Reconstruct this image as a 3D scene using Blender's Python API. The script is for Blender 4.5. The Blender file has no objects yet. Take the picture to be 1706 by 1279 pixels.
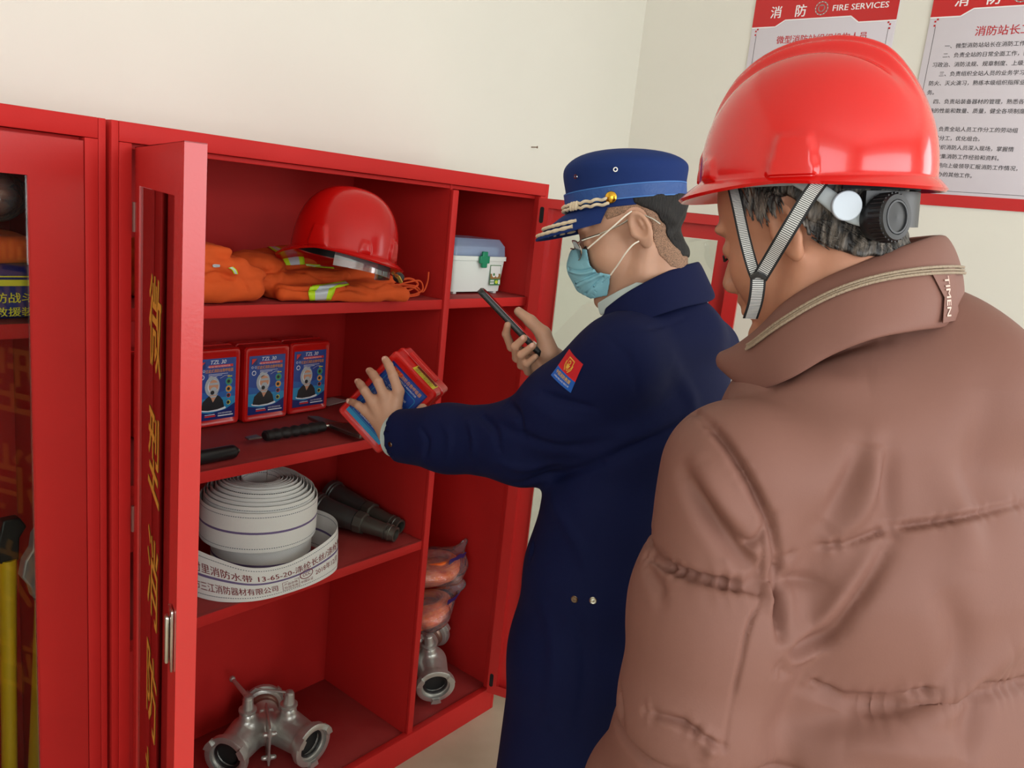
import bpy, bmesh, math, random
import numpy as np
from mathutils import Vector, Matrix
from mathutils.bvhtree import BVHTree

sc = bpy.context.scene
COL = sc.collection
random.seed(7)
rng = np.random.default_rng(7)

# ---------------------------------------------------------------- camera
FPX = 1354.29                                   # focal length in pixels of the 1706 wide frame
CAM = np.array([-0.648, -1.405, 1.555])
RR = np.array([0.635, -0.766, 0.102]); DD = np.array([-0.099, -0.211, -0.972]); FF = np.cross(RR, DD)
FF /= np.linalg.norm(FF); RR /= np.linalg.norm(RR); DD = np.cross(FF, RR)
cam = bpy.data.cameras.new('camera'); camo = bpy.data.objects.new('camera', cam); COL.objects.link(camo)
cam.sensor_width = 36.0; cam.lens = 36.0 * FPX / 1706.0; cam.clip_start = 0.02
M = Matrix.Identity(4)
for i in range(3):
    M[i][0] = RR[i]; M[i][1] = -DD[i]; M[i][2] = -FF[i]; M[i][3] = CAM[i]
camo.matrix_world = M
sc.camera = camo

def V(px, py, z):
    """world point seen at a pixel, z metres in front of the lens"""
    return CAM + RR * ((px - 853) / FPX * z) + DD * ((py - 639.5) / FPX * z) + FF * z
def _ray(px, py):
    d = RR * ((px - 853) / FPX) + DD * ((py - 639.5) / FPX) + FF
    return d / np.linalg.norm(d)
def onX(px, py, v): d = _ray(px, py); return CAM + d * (v - CAM[0]) / d[0]
def onY(px, py, v): d = _ray(px, py); return CAM + d * (v - CAM[1]) / d[1]
def onZ(px, py, v): d = _ray(px, py); return CAM + d * (v - CAM[2]) / d[2]

# ---------------------------------------------------------------- light
sc.view_settings.view_transform = 'Standard'; sc.view_settings.look = 'None'
sc.view_settings.gamma = 1; sc.view_settings.use_curve_mapping = False
sc.view_settings.exposure = -0.17
world = bpy.data.worlds.new('world'); sc.world = world; world.use_nodes = True
bg = world.node_tree.nodes['Background']; bg.inputs[0].default_value = (0.80, 0.90, 1.0, 1); bg.inputs[1].default_value = 0.9
def area(name, loc, target, sx, sy, power, color):
    L = bpy.data.lights.new(name, 'AREA'); L.shape = 'RECTANGLE'; L.size = sx; L.size_y = sy; L.energy = power; L.color = color
    o = bpy.data.objects.new(name, L); COL.objects.link(o); o.location = loc
    o.rotation_euler = (Vector(target) - Vector(loc)).to_track_quat('-Z', 'Y').to_euler()
    return o
RX = 2.225; BY = 0.41; LX = -2.6; FY = -4.2; CZ = 3.0       # room: right, back, left, front walls and the ceiling
area('daylight_front_window', (-0.4, FY + 0.03, 1.75), (-0.4, 0, 1.75), 3.2, 1.7, 100, (0.95, 0.98, 1.0))
area('added_left_fill', (LX + 0.03, -2.5, 1.75), (0, -2.2, 1.6), 1.6, 1.6, 34, (0.96, 0.98, 1.0))  # added fill that brightens the right wall; no known window on this side
area('daylight_side_window', (RX - 0.03, -3.0, 1.85), (0, -3.0, 1.85), 1.1, 1.3, 22, (1.0, 1.0, 1.0))

# ---------------------------------------------------------------- materials
def s2l(c):
    return tuple(((x / 255) / 12.92 if x / 255 <= .04045 else ((x / 255 + .055) / 1.055) ** 2.4) for x in c)
MATS = {}
def mat(name, rgb, rough=0.5, metal=0.0, spec=0.5, noise=0.0, nscale=8.0, bump=0.0, bscale=60.0, trans=0.0, alpha=1.0, coat=0.0,
        rgb2=None, sheen=0.0, sss=0.0, bdist=0.002, aniso=None, emit=None):
    """procedural principled material; rgb are sRGB 0-255"""
    if name in MATS: return MATS[name]
    m = bpy.data.materials.new(name); m.use_nodes = True; nt = m.node_tree; b = nt.nodes['Principled BSDF']
    c = s2l(rgb)
    b.inputs['Base Color'].default_value = (*c, 1); b.inputs['Roughness'].default_value = rough
    b.inputs['Metallic'].default_value = metal; b.inputs['Specular IOR Level'].default_value = spec
    b.inputs['Transmission Weight'].default_value = trans; b.inputs['Alpha'].default_value = alpha
    b.inputs['Coat Weight'].default_value = coat; b.inputs['Coat Roughness'].default_value = 0.05
    if sheen: b.inputs['Sheen Weight'].default_value = sheen
    if sss: b.inputs['Subsurface Weight'].default_value = sss; b.inputs['Subsurface Radius'].default_value = (.01, .004, .002)
    tc = nt.nodes.new('ShaderNodeTexCoord')
    if noise or rgb2:
        n = nt.nodes.new('ShaderNodeTexNoise'); n.inputs['Scale'].default_value = nscale; n.inputs['Detail'].default_value = 4
        nt.links.new(tc.outputs['Object'], n.inputs['Vector'])
        r = nt.nodes.new('ShaderNodeValToRGB'); r.color_ramp.elements[0].position = .3; r.color_ramp.elements[1].position = .7
        c2 = s2l(rgb2) if rgb2 else tuple(min(1, x * (1 + noise)) for x in c)
        c1 = c if rgb2 else tuple(x * (1 - noise) for x in c)
        r.color_ramp.elements[0].color = (*c1, 1); r.color_ramp.elements[1].color = (*c2, 1)
        nt.links.new(n.outputs['Fac'], r.inputs['Fac']); nt.links.new(r.outputs['Color'], b.inputs['Base Color'])
    if bump:
        n = nt.nodes.new('ShaderNodeTexNoise'); n.inputs['Scale'].default_value = bscale; n.inputs['Detail'].default_value = 3
        if aniso:
            mp = nt.nodes.new('ShaderNodeMapping'); mp.inputs['Scale'].default_value = aniso
            nt.links.new(tc.outputs['Object'], mp.inputs['Vector']); nt.links.new(mp.outputs['Vector'], n.inputs['Vector'])
        else: nt.links.new(tc.outputs['Object'], n.inputs['Vector'])
        bp = nt.nodes.new('ShaderNodeBump'); bp.inputs['Strength'].default_value = bump; bp.inputs['Distance'].default_value = bdist
        nt.links.new(n.outputs['Fac'], bp.inputs['Height']); nt.links.new(bp.outputs['Normal'], b.inputs['Normal'])
    MATS[name] = m; return m
def stripes(name, ca, cb, freq, axis=0, rough=.6, duty=.5, soft=.05):
    """woven stripes that repeat along one UV direction"""
    if name in MATS: return MATS[name]
    m = bpy.data.materials.new(name); m.use_nodes = True; nt = m.node_tree; b = nt.nodes['Principled BSDF']; b.inputs['Roughness'].default_value = rough
    uv = nt.nodes.new('ShaderNodeUVMap'); sep = nt.nodes.new('ShaderNodeSeparateXYZ'); nt.links.new(uv.outputs[0], sep.inputs[0])
    mu = nt.nodes.new('ShaderNodeMath'); mu.operation = 'MULTIPLY'; mu.inputs[1].default_value = freq; nt.links.new(sep.outputs[axis], mu.inputs[0])
    fr = nt.nodes.new('ShaderNodeMath'); fr.operation = 'FRACT'; nt.links.new(mu.outputs[0], fr.inputs[0])
    r = nt.nodes.new('ShaderNodeValToRGB'); r.color_ramp.elements[0].color = (*s2l(ca), 1); r.color_ramp.elements[1].color = (*s2l(cb), 1)
    r.color_ramp.elements[0].position = duty - soft; r.color_ramp.elements[1].position = duty + soft
    nt.links.new(fr.outputs[0], r.inputs[0]); nt.links.new(r.outputs[0], b.inputs['Base Color'])
    MATS[name] = m; return m

def clear_mat(name, tint, rough, base, bump=0.0, bscale=60, haze=0.0, hazec=(.8, .8, .85)):
    """see-through sheet: tinted transparency under a Fresnel reflection, with a little haze"""
    m = bpy.data.materials.new(name); m.use_nodes = True; nt = m.node_tree; nt.nodes.remove(nt.nodes['Principled BSDF']); out = nt.nodes['Material Output']
    tr = nt.nodes.new('ShaderNodeBsdfTransparent'); tr.inputs[0].default_value = (*tint, 1); gl = nt.nodes.new('ShaderNodeBsdfGlossy'); gl.inputs['Roughness'].default_value = rough
    fr = nt.nodes.new('ShaderNodeFresnel'); fr.inputs[0].default_value = 1.45; ad = nt.nodes.new('ShaderNodeMath'); ad.operation = 'ADD'; ad.inputs[1].default_value = base - .03; ad.use_clamp = True; nt.links.new(fr.outputs[0], ad.inputs[0])
    src = tr.outputs[0]
    if haze:
        df = nt.nodes.new('ShaderNodeBsdfDiffuse'); df.inputs[0].default_value = (*hazec, 1); h = nt.nodes.new('ShaderNodeMixShader'); h.inputs[0].default_value = haze; nt.links.new(tr.outputs[0], h.inputs[1]); nt.links.new(df.outputs[0], h.inputs[2]); src = h.outputs[0]
    mx = nt.nodes.new('ShaderNodeMixShader'); nt.links.new(ad.outputs[0], mx.inputs[0]); nt.links.new(src, mx.inputs[1]); nt.links.new(gl.outputs[0], mx.inputs[2]); nt.links.new(mx.outputs[0], out.inputs[0])
    if bump:
        tc = nt.nodes.new('ShaderNodeTexCoord'); n = nt.nodes.new('ShaderNodeTexNoise'); n.inputs['Scale'].default_value = bscale; nt.links.new(tc.outputs['Object'], n.inputs['Vector']); bp = nt.nodes.new('ShaderNodeBump'); bp.inputs['Strength'].default_value = bump; bp.inputs['Distance'].default_value = .006
        nt.links.new(n.outputs['Fac'], bp.inputs['Height']); nt.links.new(bp.outputs['Normal'], gl.inputs['Normal']); nt.links.new(bp.outputs['Normal'], fr.inputs['Normal'])
    return m
REDG = mat('glossy_red_door_paint', (184, 38, 36), rough=.27, spec=.6, bump=.05, bscale=220, noise=.04, nscale=5)
RED = mat('painted_red_steel', (192, 40, 38), rough=.5, spec=.16, bump=.08, bscale=220, noise=.05, nscale=5)
REDDUST = mat('dusty_red_steel', (150, 36, 36), rough=.6, rgb2=(158, 58, 54), nscale=7, bump=.1, bscale=200)
WALL = mat('cream_wall_paint', (229, 227, 216), rough=.85, noise=.02, nscale=2.0, bump=.12, bscale=90, bdist=.001)
FLOORM = mat('worn_beige_floor', (176, 160, 136), rough=.6, rgb2=(196, 182, 158), nscale=5, bump=.1)
CEILM = mat('white_ceiling_paint', (235, 232, 225), rough=.9)
GLASS = clear_mat('clear_glass', (.90, .93, .90), .02, .05)
CHROME = mat('bright_chrome', (200, 196, 188), rough=.18, metal=1)
BLACKP = mat('black_plastic', (22, 23, 25), rough=.4)
DARK = mat('dark_gap', (8, 5, 5), rough=.9)

# ---------------------------------------------------------------- object helpers
def tag(o, label=None, cat=None, group=None, kind=None):
    if label: o['label'] = label
    if cat: o['category'] = cat
    if group: o['group'] = group
    if kind: o['kind'] = kind
    return o
def empty(name, loc, label=None, cat=None, group=None, rz=0):
    o = bpy.data.objects.new(name, None); COL.objects.link(o); o.location = Vector(loc); o.rotation_euler = (0, 0, rz)
    o.empty_display_size = .05
    return tag(o, label, cat, group)
def link(name, me, mats, parent=None):
    o = bpy.data.objects.new(name, me); COL.objects.link(o)
    if not isinstance(mats, (list, tuple)): mats = [mats]
    for m in mats: me.materials.append(m)
    if parent is not None:
        o.parent = parent; bpy.context.view_layer.update(); o.matrix_parent_inverse = parent.matrix_world.inverted()
    return o
class G:
    """collects shapes into one mesh, in world coordinates unless a matrix is given"""
    def __init__(s, Mx=None): s.bm = bmesh.new(); s.M = Mx; s.mi = 0; s.uv = s.bm.loops.layers.uv.new('UVMap')
    def _v(s, p):
        p = Vector(p)
        return s.bm.verts.new(s.M @ p if s.M is not None else p)
    def _f(s, vs):
        try: f = s.bm.faces.new(vs)
        except ValueError: return None
        f.material_index = s.mi; f.smooth = True; return f
    def box(s, lo, hi, bev=0.0, Mx=None, seg=2):
        b = bmesh.new(); bmesh.ops.create_cube(b, size=1.0)
        for v in b.verts: v.co = Vector([(lo[i] + hi[i]) / 2 + v.co[i] * (hi[i] - lo[i]) for i in range(3)])
        if bev: bmesh.ops.bevel(b, geom=b.edges[:], offset=bev, segments=seg, affect='EDGES', profile=.5)
        s._merge(b, Mx); return s
    def _merge(s, b, Mx=None):
        mp = {}
        for v in b.verts:
            c = Mx @ v.co if Mx is not None else v.co
            mp[v] = s._v(c)
        for f in b.faces:
            s._f([mp[v] for v in f.verts])
        b.free()
    def ring_loft(s, rings, cap0=True, cap1=True, close=True):
        R = [[s._v(p) for p in r] for r in rings]; n = len(R[0])
        for a, b in zip(R, R[1:]):
            for i in range(n if close else n - 1):
                j = (i + 1) % n
                s._f([a[i], a[j], b[j], b[i]])
        if cap0: s._f(R[0][::-1])
        if cap1: s._f(R[-1])
        return R
    def cyl(s, a, b, r0, r1=None, n=24, caps=True):
        r1 = r0 if r1 is None else r1
        a = Vector(a); b = Vector(b); ax = (b - a).normalized(); u = ax.orthogonal().normalized(); w = ax.cross(u)
        cs = [(math.cos(2 * math.pi * i / n), math.sin(2 * math.pi * i / n)) for i in range(n)]
        s.ring_loft([[a + (u * c + w * t) * r0 for c, t in cs], [b + (u * c + w * t) * r1 for c, t in cs]], caps, caps); return s
    def lathe(s, o, ax, prof, n=32, cap0=True, cap1=True):
        """prof: (distance along axis, radius)"""
        o = Vector(o); ax = Vector(ax).normalized(); u = ax.orthogonal().normalized(); w = ax.cross(u)
        cs = [(math.cos(2 * math.pi * i / n), math.sin(2 * math.pi * i / n)) for i in range(n)]
        s.ring_loft([[o + ax * h + (u * c + w * t) * r for c, t in cs] for h, r in prof], cap0, cap1); return s
    def tube(s, pts, r, n=10, rb=None, caps=True):
        pts = [Vector(p) for p in pts]; rs = r if isinstance(r, (list, tuple)) else [r] * len(pts)
        t0 = (pts[1] - pts[0]).normalized(); u = t0.orthogonal().normalized(); rings = []
        for i, p in enumerate(pts):
            t = (pts[min(i + 1, len(pts) - 1)] - pts[max(i - 1, 0)]).normalized()
            u = (u - t * u.dot(t)).normalized(); w = t.cross(u)
            rings.append([p + u * math.cos(2 * math.pi * k / n) * rs[i] + w * math.sin(2 * math.pi * k / n) * (rb or rs[i]) for k in range(n)])
        s.ring_loft(rings, caps, caps); return s
    def sphere(s, c, r, n=16, sc3=(1, 1, 1), Mx=None):
        b = bmesh.new(); bmesh.ops.create_uvsphere(b, u_segments=n, v_segments=max(6, n // 2), radius=1)
        for v in b.verts: v.co = Vector((c[0] + v.co.x * r * sc3[0], c[1] + v.co.y * r * sc3[1], c[2] + v.co.z * r * sc3[2]))
        s._merge(b, Mx); return s
    def prism(s, poly, a, b, fn):
        """poly (u,v) list extruded between heights a and b; fn(u,v,h)->point"""
        s.ring_loft([[fn(u, v, a) for u, v in poly], [fn(u, v, b) for u, v in poly]]); return s
    def ribbon(s, pts, sides, w, th):
        """flat strap along pts, width along sides, thickness th; UV x runs along it in metres"""
        pts = [Vector(p) for p in pts]; rings = []; L = [0]
        for i in range(1, len(pts)): L.append(L[-1] + (pts[i] - pts[i - 1]).length)
        for i, p in enumerate(pts):
            t = (pts[min(i + 1, len(pts) - 1)] - pts[max(i - 1, 0)]).normalized()
            sd = Vector(sides[i] if not isinstance(sides, Vector) else sides); sd = (sd - t * sd.dot(t)).normalized(); nn = t.cross(sd)
            ww = w[i] if isinstance(w, (list, tuple)) else w
            rings.append([p + sd * ww / 2 + nn * th / 2, p - sd * ww / 2 + nn * th / 2, p - sd * ww / 2 - nn * th / 2, p + sd * ww / 2 - nn * th / 2])
        R = s.ring_loft(rings)
        idx = {}
        for i, r in enumerate(R):
            for k, v in enumerate(r): idx[v] = (L[i], (0, 1, 1, 0)[k])
        for f in s.bm.faces:
            for lp in f.loops:
                if lp.vert in idx: lp[s.uv].uv = idx[lp.vert]
        return s
    def done(s, name, mats, parent=None, bevel=0, sub=0, sharp=40, weld=0):
        if weld: bmesh.ops.remove_doubles(s.bm, verts=s.bm.verts[:], dist=weld)
        bmesh.ops.recalc_face_normals(s.bm, faces=s.bm.faces[:])
        me = bpy.data.meshes.new(name); s.bm.to_mesh(me); s.bm.free()
        try: me.set_sharp_from_angle(angle=math.radians(sharp))
        except Exception: pass
        o = link(name, me, mats, parent)
        if bevel:
            m = o.modifiers.new('bevel', 'BEVEL'); m.width = bevel; m.segments = 2; m.limit_method = 'ANGLE'; m.angle_limit = math.radians(50)
        if sub:
            m = o.modifiers.new('sub', 'SUBSURF'); m.levels = sub; m.render_levels = sub
        return o
def copy_tree(o, parent=None):
    c = o.copy(); COL.objects.link(c); c.parent = parent
    for ch in list(o.children): copy_tree(ch, c)
    return c
def catmull(P, n=8, closed=False):
    P = [np.array(p, float) for p in P]; out = []; m = len(P)
    for i in range(m if closed else m - 1):
        if closed: a, b, c, d = P[(i - 1) % m], P[i], P[(i + 1) % m], P[(i + 2) % m]
        else: a, b, c, d = P[max(i - 1, 0)], P[i], P[i + 1], P[min(i + 2, m - 1)]
        for k in range(n):
            t = k / n
            out.append(.5 * ((2 * b) + (c - a) * t + (2 * a - 5 * b + 4 * c - d) * t * t + (3 * b - a - 3 * c + d) * t ** 3))
    if not closed: out.append(P[-1])
    return out

# ---- text and printed artwork
_tc = {}
def text_polys(s, size=1.0, bold=0.0, italic=0.0, spacing=1.0):
    key = (s, bold, italic, spacing)
    if key not in _tc:
        cu = bpy.data.curves.new('t', 'FONT'); cu.body = s; cu.size = 1; cu.offset = bold; cu.resolution_u = 2; cu.shear = italic; cu.space_character = spacing
        o = bpy.data.objects.new('t', cu); COL.objects.link(o); bpy.context.view_layer.update()
        dg = bpy.context.evaluated_depsgraph_get(); me = bpy.data.meshes.new_from_object(o.evaluated_get(dg))
        vs = [(v.co.x, v.co.y) for v in me.vertices]; fs = [tuple(p.vertices) for p in me.polygons]
        bpy.data.objects.remove(o); bpy.data.curves.remove(cu); bpy.data.meshes.remove(me)
        _tc[key] = (vs, fs)
    vs, fs = _tc[key]
    return [(x * size, y * size) for x, y in vs], fs
class Art:
    """flat printed artwork in (u, v) metres, layers raised by a hair; several materials in one mesh"""
    def __init__(s, eps=.00025): s.V = []; s.F = []; s.mi = []; s.mats = []; s.eps = eps
    def _m(s, m):
        if m not in s.mats: s.mats.append(m)
        return s.mats.index(m)
    def poly(s, pts, m, layer=0):
        b = len(s.V); s.V += [(u, v, layer) for u, v in pts]; s.F.append(tuple(range(b, b + len(pts)))); s.mi.append(s._m(m)); return s
    def rect(s, u0, v0, u1, v1, m, layer=0, nu=1):
        for k in range(nu):
            a = u0 + (u1 - u0) * k / nu; b = u0 + (u1 - u0) * (k + 1) / nu
            s.poly([(a, v0), (b, v0), (b, v1), (a, v1)], m, layer)
        return s
    def disc(s, u, v, r, m, layer=0, n=24, ry=None):
        return s.poly([(u + r * math.cos(2 * math.pi * i / n), v + (ry or r) * math.sin(2 * math.pi * i / n)) for i in range(n)], m, layer)
    def line(s, pts, w, m, layer=0):
        for (x0, y0), (x1, y1) in zip(pts, pts[1:]):
            L = math.hypot(x1 - x0, y1 - y0) or 1; nx, ny = -(y1 - y0) / L * w / 2, (x1 - x0) / L * w / 2
            s.poly([(x0 - nx, y0 - ny), (x1 - nx, y1 - ny), (x1 + nx, y1 + ny), (x0 + nx, y0 + ny)], m, layer)
        return s
    def text(s, t, u, v, size, m, layer=1, bold=0.0, align='l', italic=0.0, spacing=1.0, width=None, rot=0.0):
        if bold:
            e = bold * size * .55
            for k_, (du, dv) in enumerate(((-e, 0), (e, 0), (0, e * .6))): s.text(t, u + du, v + dv, size, m, layer + k_ * .22, 0.0, align, italic, spacing, width, rot)
            return s
        vs, fs = text_polys(t, size, bold, italic, spacing)
        if not vs: return s
        x0 = min(a for a, _ in vs); x1 = max(a for a, _ in vs); k = 1.0
        if width: k = width / (x1 - x0)
        off = {'l': -x0 * k, 'c': -(x0 + x1) / 2 * k, 'r': -x1 * k}[align]; b = len(s.V); c, sn = math.cos(rot), math.sin(rot)
        for a, bb in vs:
            p, q = a * k + off, bb
            s.V.append((u + p * c - q * sn, v + p * sn + q * c, layer))
        mi = s._m(m)
        for f in fs: s.F.append(tuple(i + b for i in f)); s.mi.append(mi)
        return s
    def build(s, name, fn, parent=None, base=0.0):
        """fn(u, v, h) -> world point, h = height over the surface"""
        me = bpy.data.meshes.new(name)
        me.from_pydata([tuple(fn(u, v, base + l * s.eps)) for u, v, l in s.V], [], s.F)
        me.polygons.foreach_set('material_index', s.mi); me.update()
        return link(name, me, s.mats, parent)
def plane_fn(o, U, Vv):
    o = np.array(o, float); U = np.array(U, float); U /= np.linalg.norm(U); Vv = np.array(Vv, float); Vv -= U * (Vv @ U); Vv /= np.linalg.norm(Vv); N = np.cross(U, Vv)
    return lambda u, v, h: o + U * u + Vv * v + N * h
# ---------------------------------------------------------------- implicit surfaces for bodies, cloth and hands
F32 = np.float32
def _a(x): return np.asarray(x, dtype=F32)
def smin(a, b, k):
    h = np.clip(.5 + .5 * (b - a) / k, 0, 1); return b + (a - b) * h - k * h * (1 - h)
def smax(a, b, k): return -smin(-a, -b, k)
def U(k, *fs):
    def f(P):
        d = fs[0](P)
        for g in fs[1:]: d = smin(d, g(P), k)
        return d
    return f
def cut(k, f, g): return lambda P: smax(f(P), -g(P), k)
def inter(k, f, g): return lambda P: smax(f(P), g(P), k)
def cap(a, b, ra, rb=None):
    rb = ra if rb is None else rb; a = _a(a); b = _a(b)
    def f(P):
        pa = P - a; ba = b - a; t = np.clip(pa @ ba / max(1e-9, ba @ ba), 0, 1)
        return np.linalg.norm(pa - t[:, None] * ba, axis=1) - (ra + (rb - ra) * t)
    return f
def chain(pts, rs, k=.01):
    fs = [cap(pts[i], pts[i + 1], rs[i], rs[i + 1]) for i in range(len(pts) - 1)]
    return U(k, *fs)
def ecap(a, b, r0, r1, side):
    """capsule with an elliptical section: r = (radius along side, radius across)"""
    a = _a(a); b = _a(b); L = np.linalg.norm(b - a); ax = (b - a) / L; sd = _a(side); sd = sd - ax * (sd @ ax); sd /= np.linalg.norm(sd); w = np.cross(ax, sd)
    def f(P):
        q = P - a; s = q @ ax; t = np.clip(s / L, 0, 1); o = s - t * L; u = q @ sd; v = q @ w
        ru = r0[0] + (r1[0] - r0[0]) * t; rv = r0[1] + (r1[1] - r0[1]) * t; rw = np.minimum(ru, rv)
        k0 = np.sqrt((u / ru) ** 2 + (v / rv) ** 2 + (o / rw) ** 2) + 1e-6
        k1 = np.sqrt((u / ru ** 2) ** 2 + (v / rv ** 2) ** 2 + (o / rw ** 2) ** 2) + 1e-6
        return k0 * (k0 - 1) / k1
    return f
def echain(pts, rs, side, k=.03):
    sides = side if isinstance(side, list) else [side] * (len(pts) - 1)
    return U(k, *[ecap(pts[i], pts[i + 1], rs[i], rs[i + 1], sides[i]) for i in range(len(pts) - 1)])
def ell(c, r, ax=None):
    c = _a(c); r = _a(r); A = _a(ax) if ax is not None else np.eye(3, dtype=F32)     # rows = axes
    def f(P):
        q = (P - c) @ A.T; k0 = np.linalg.norm(q / r, axis=1) + 1e-6; k1 = np.linalg.norm(q / r ** 2, axis=1) + 1e-6
        return k0 * (k0 - 1) / k1
    return f
def rbox(c, h, r, ax=None):
    c = _a(c); h = _a(h); A = _a(ax) if ax is not None else np.eye(3, dtype=F32)
    def f(P):
        q = np.abs((P - c) @ A.T) - (h - r)
        return np.linalg.norm(np.maximum(q, 0), axis=1) + np.minimum(q.max(axis=1), 0) - r
    return f
def plane(o, n):
    o = _a(o); n = _a(n); n = n / np.linalg.norm(n)
    return lambda P: (P - o) @ n
def shell(f, t, off=0.0): return lambda P: np.abs(f(P) - off) - t / 2
def grow(f, r): return lambda P: f(P) - r
def wob(f, amp, fr, seed=0):
    g = np.random.default_rng(seed); K = g.normal(size=(7, 3)).astype(F32); K /= np.linalg.norm(K, axis=1)[:, None]; K *= (fr * g.uniform(.6, 1.5, 7))[:, None].astype(F32); ph = g.uniform(0, 6.28, 7).astype(F32)
    return lambda P: f(P) + amp * np.sin(P @ K.T + ph).mean(axis=1) * 2
def _eval(fn, P, chunk=300000):
    return np.concatenate([fn(P[i:i + chunk].astype(F32)) for i in range(0, len(P), chunk)]) if len(P) else np.zeros(0, F32)
def surface(fn, lo, hi, h, smooth=1):
    """surface nets on a sparse grid of blocks -> verts, quads"""
    lo = np.array(lo, float); hi = np.array(hi, float); B = 4
    nb = np.ceil((hi - lo) / h / B).astype(int) + 1
    K = 4                                                   # coarse pass over groups of K blocks, then single blocks
    ng = (nb + K - 1) // K; gI = np.stack(np.meshgrid(*[np.arange(x) for x in ng], indexing='ij'), -1).reshape(-1, 3)
    gd = _eval(fn, lo + (gI + .5) * h * B * K); gI = gI[np.abs(gd) < h * B * K * 1.5 + .01]
    sub = np.stack(np.meshgrid(*[np.arange(K)] * 3, indexing='ij'), -1).reshape(-1, 3)
    bI = (gI[:, None] * K + sub[None]).reshape(-1, 3); bd = _eval(fn, lo + (bI + .5) * h * B); bI = bI[np.abs(bd) < h * B * 1.8]
    off = np.stack(np.meshgrid(*[np.arange(B + 1)] * 3, indexing='ij'), -1).reshape(-1, 3)
    dims = nb * 2 + 40; key = lambda c: ((c[..., 0] + 4) * (dims[1] * B + 8) + (c[..., 1] + 4)) * (dims[2] * B + 8) + c[..., 2] + 4
    cor = np.array([(0, 0, 0), (1, 0, 0), (0, 1, 0), (1, 1, 0), (0, 0, 1), (1, 0, 1), (0, 1, 1), (1, 1, 1)])
    cells, verts, edges = [], [], []
    for s in range(0, len(bI), 6000):
        bb = bI[s:s + 6000]; D = _eval(fn, (lo + ((bb[:, None] * B + off[None]) * h)).reshape(-1, 3)).reshape(len(bb), B + 1, B + 1, B + 1); neg = D < 0
        c = sum(neg[:, x:B + x, y:B + y, z:B + z].astype(np.int8) for x, y, z in cor)
        cell = np.argwhere((c > 0) & (c < 8))
        if len(cell):
            acc = np.zeros((len(cell), 3)); cnt = np.zeros(len(cell)); b0, ci = cell[:, 0], cell[:, 1:]
            val = [D[b0, ci[:, 0] + x, ci[:, 1] + y, ci[:, 2] + z] for x, y, z in cor]
            for a in range(8):
                for b in range(a + 1, 8):
                    if np.abs(cor[a] - cor[b]).sum() != 1: continue
                    da, db = val[a], val[b]; x = (da < 0) != (db < 0); t = np.where(x, da / np.where(x, da - db, 1), 0)
                    acc[x] += (cor[a] + t[:, None] * (cor[b] - cor[a]))[x]; cnt[x] += 1
            gc = bb[b0] * B + ci; cells.append(gc); verts.append(lo + (gc + acc / cnt[:, None]) * h)
        for d in range(3):
            e = np.zeros(3, int); e[d] = 1
            s0 = neg[:, :B, :B, :B]; s1 = neg[:, e[0]:B + e[0], e[1]:B + e[1], e[2]:B + e[2]]; I = np.argwhere(s0 != s1)
            if len(I): edges.append((d, bb[I[:, 0]] * B + I[:, 1:], s0[tuple(I.T)]))
    gc = np.concatenate(cells); P = np.concatenate(verts); kk = key(gc); od = np.argsort(kk); kk = kk[od]; P = P[od]
    def look(c):
        k = key(c); i = np.clip(np.searchsorted(kk, k), 0, len(kk) - 1); return np.where(kk[i] == k, i, -1)
    Q = []
    for d, I, ng_ in edges:
        u = np.zeros(3, int); u[(d + 1) % 3] = 1; w = np.zeros(3, int); w[(d + 2) % 3] = 1
        q = np.stack([look(I - u - w), look(I - w), look(I), look(I - u)], 1); q[~ng_] = q[~ng_][:, ::-1]; Q.append(q[(q >= 0).all(1)])
    Q = np.concatenate(Q)
    return relax(P, Q, smooth), Q
def relax(P, Q, n=1, f=.5):
    E = np.concatenate([Q[:, [0, 1]], Q[:, [1, 2]], Q[:, [2, 3]], Q[:, [3, 0]]]); a = np.concatenate([E[:, 0], E[:, 1]]); b = np.concatenate([E[:, 1], E[:, 0]]); k = np.maximum(np.bincount(a, minlength=len(P)), 1)
    for _ in range(n):
        S = np.stack([np.bincount(a, weights=P[b, i], minlength=len(P)) for i in range(3)], 1); P = P * (1 - f) + f * S / k[:, None]
    return P
def mesh_from(name, P, Q, mats, parent=None, smooth=True):
    me = bpy.data.meshes.new(name); me.vertices.add(len(P)); me.vertices.foreach_set('co', np.ascontiguousarray(P, np.float32).ravel())
    k = Q.shape[1]; me.loops.add(len(Q) * k); me.loops.foreach_set('vertex_index', Q.astype(np.int32).ravel())
    me.polygons.add(len(Q)); me.polygons.foreach_set('loop_start', np.arange(0, len(Q) * k, k, dtype=np.int32)); me.update(calc_edges=True); me.validate()
    me.polygons.foreach_set('use_smooth', [smooth] * len(me.polygons))
    return link(name, me, mats, parent)
def blob(name, fn, lo, hi, h, mats, parent=None, smooth=1):
    P, Q = surface(fn, lo, hi, h, smooth)
    return mesh_from(name, P, Q, mats, parent)
def normals(P, Q):
    n = np.cross(P[Q[:, 2]] - P[Q[:, 0]], P[Q[:, 3]] - P[Q[:, 1]]); i = Q.T.ravel(); m = np.tile(n, (4, 1))
    N = np.stack([np.bincount(i, weights=m[:, k], minlength=len(P)) for k in range(3)], 1)
    return N / (np.linalg.norm(N, axis=1)[:, None] + 1e-12)
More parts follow.
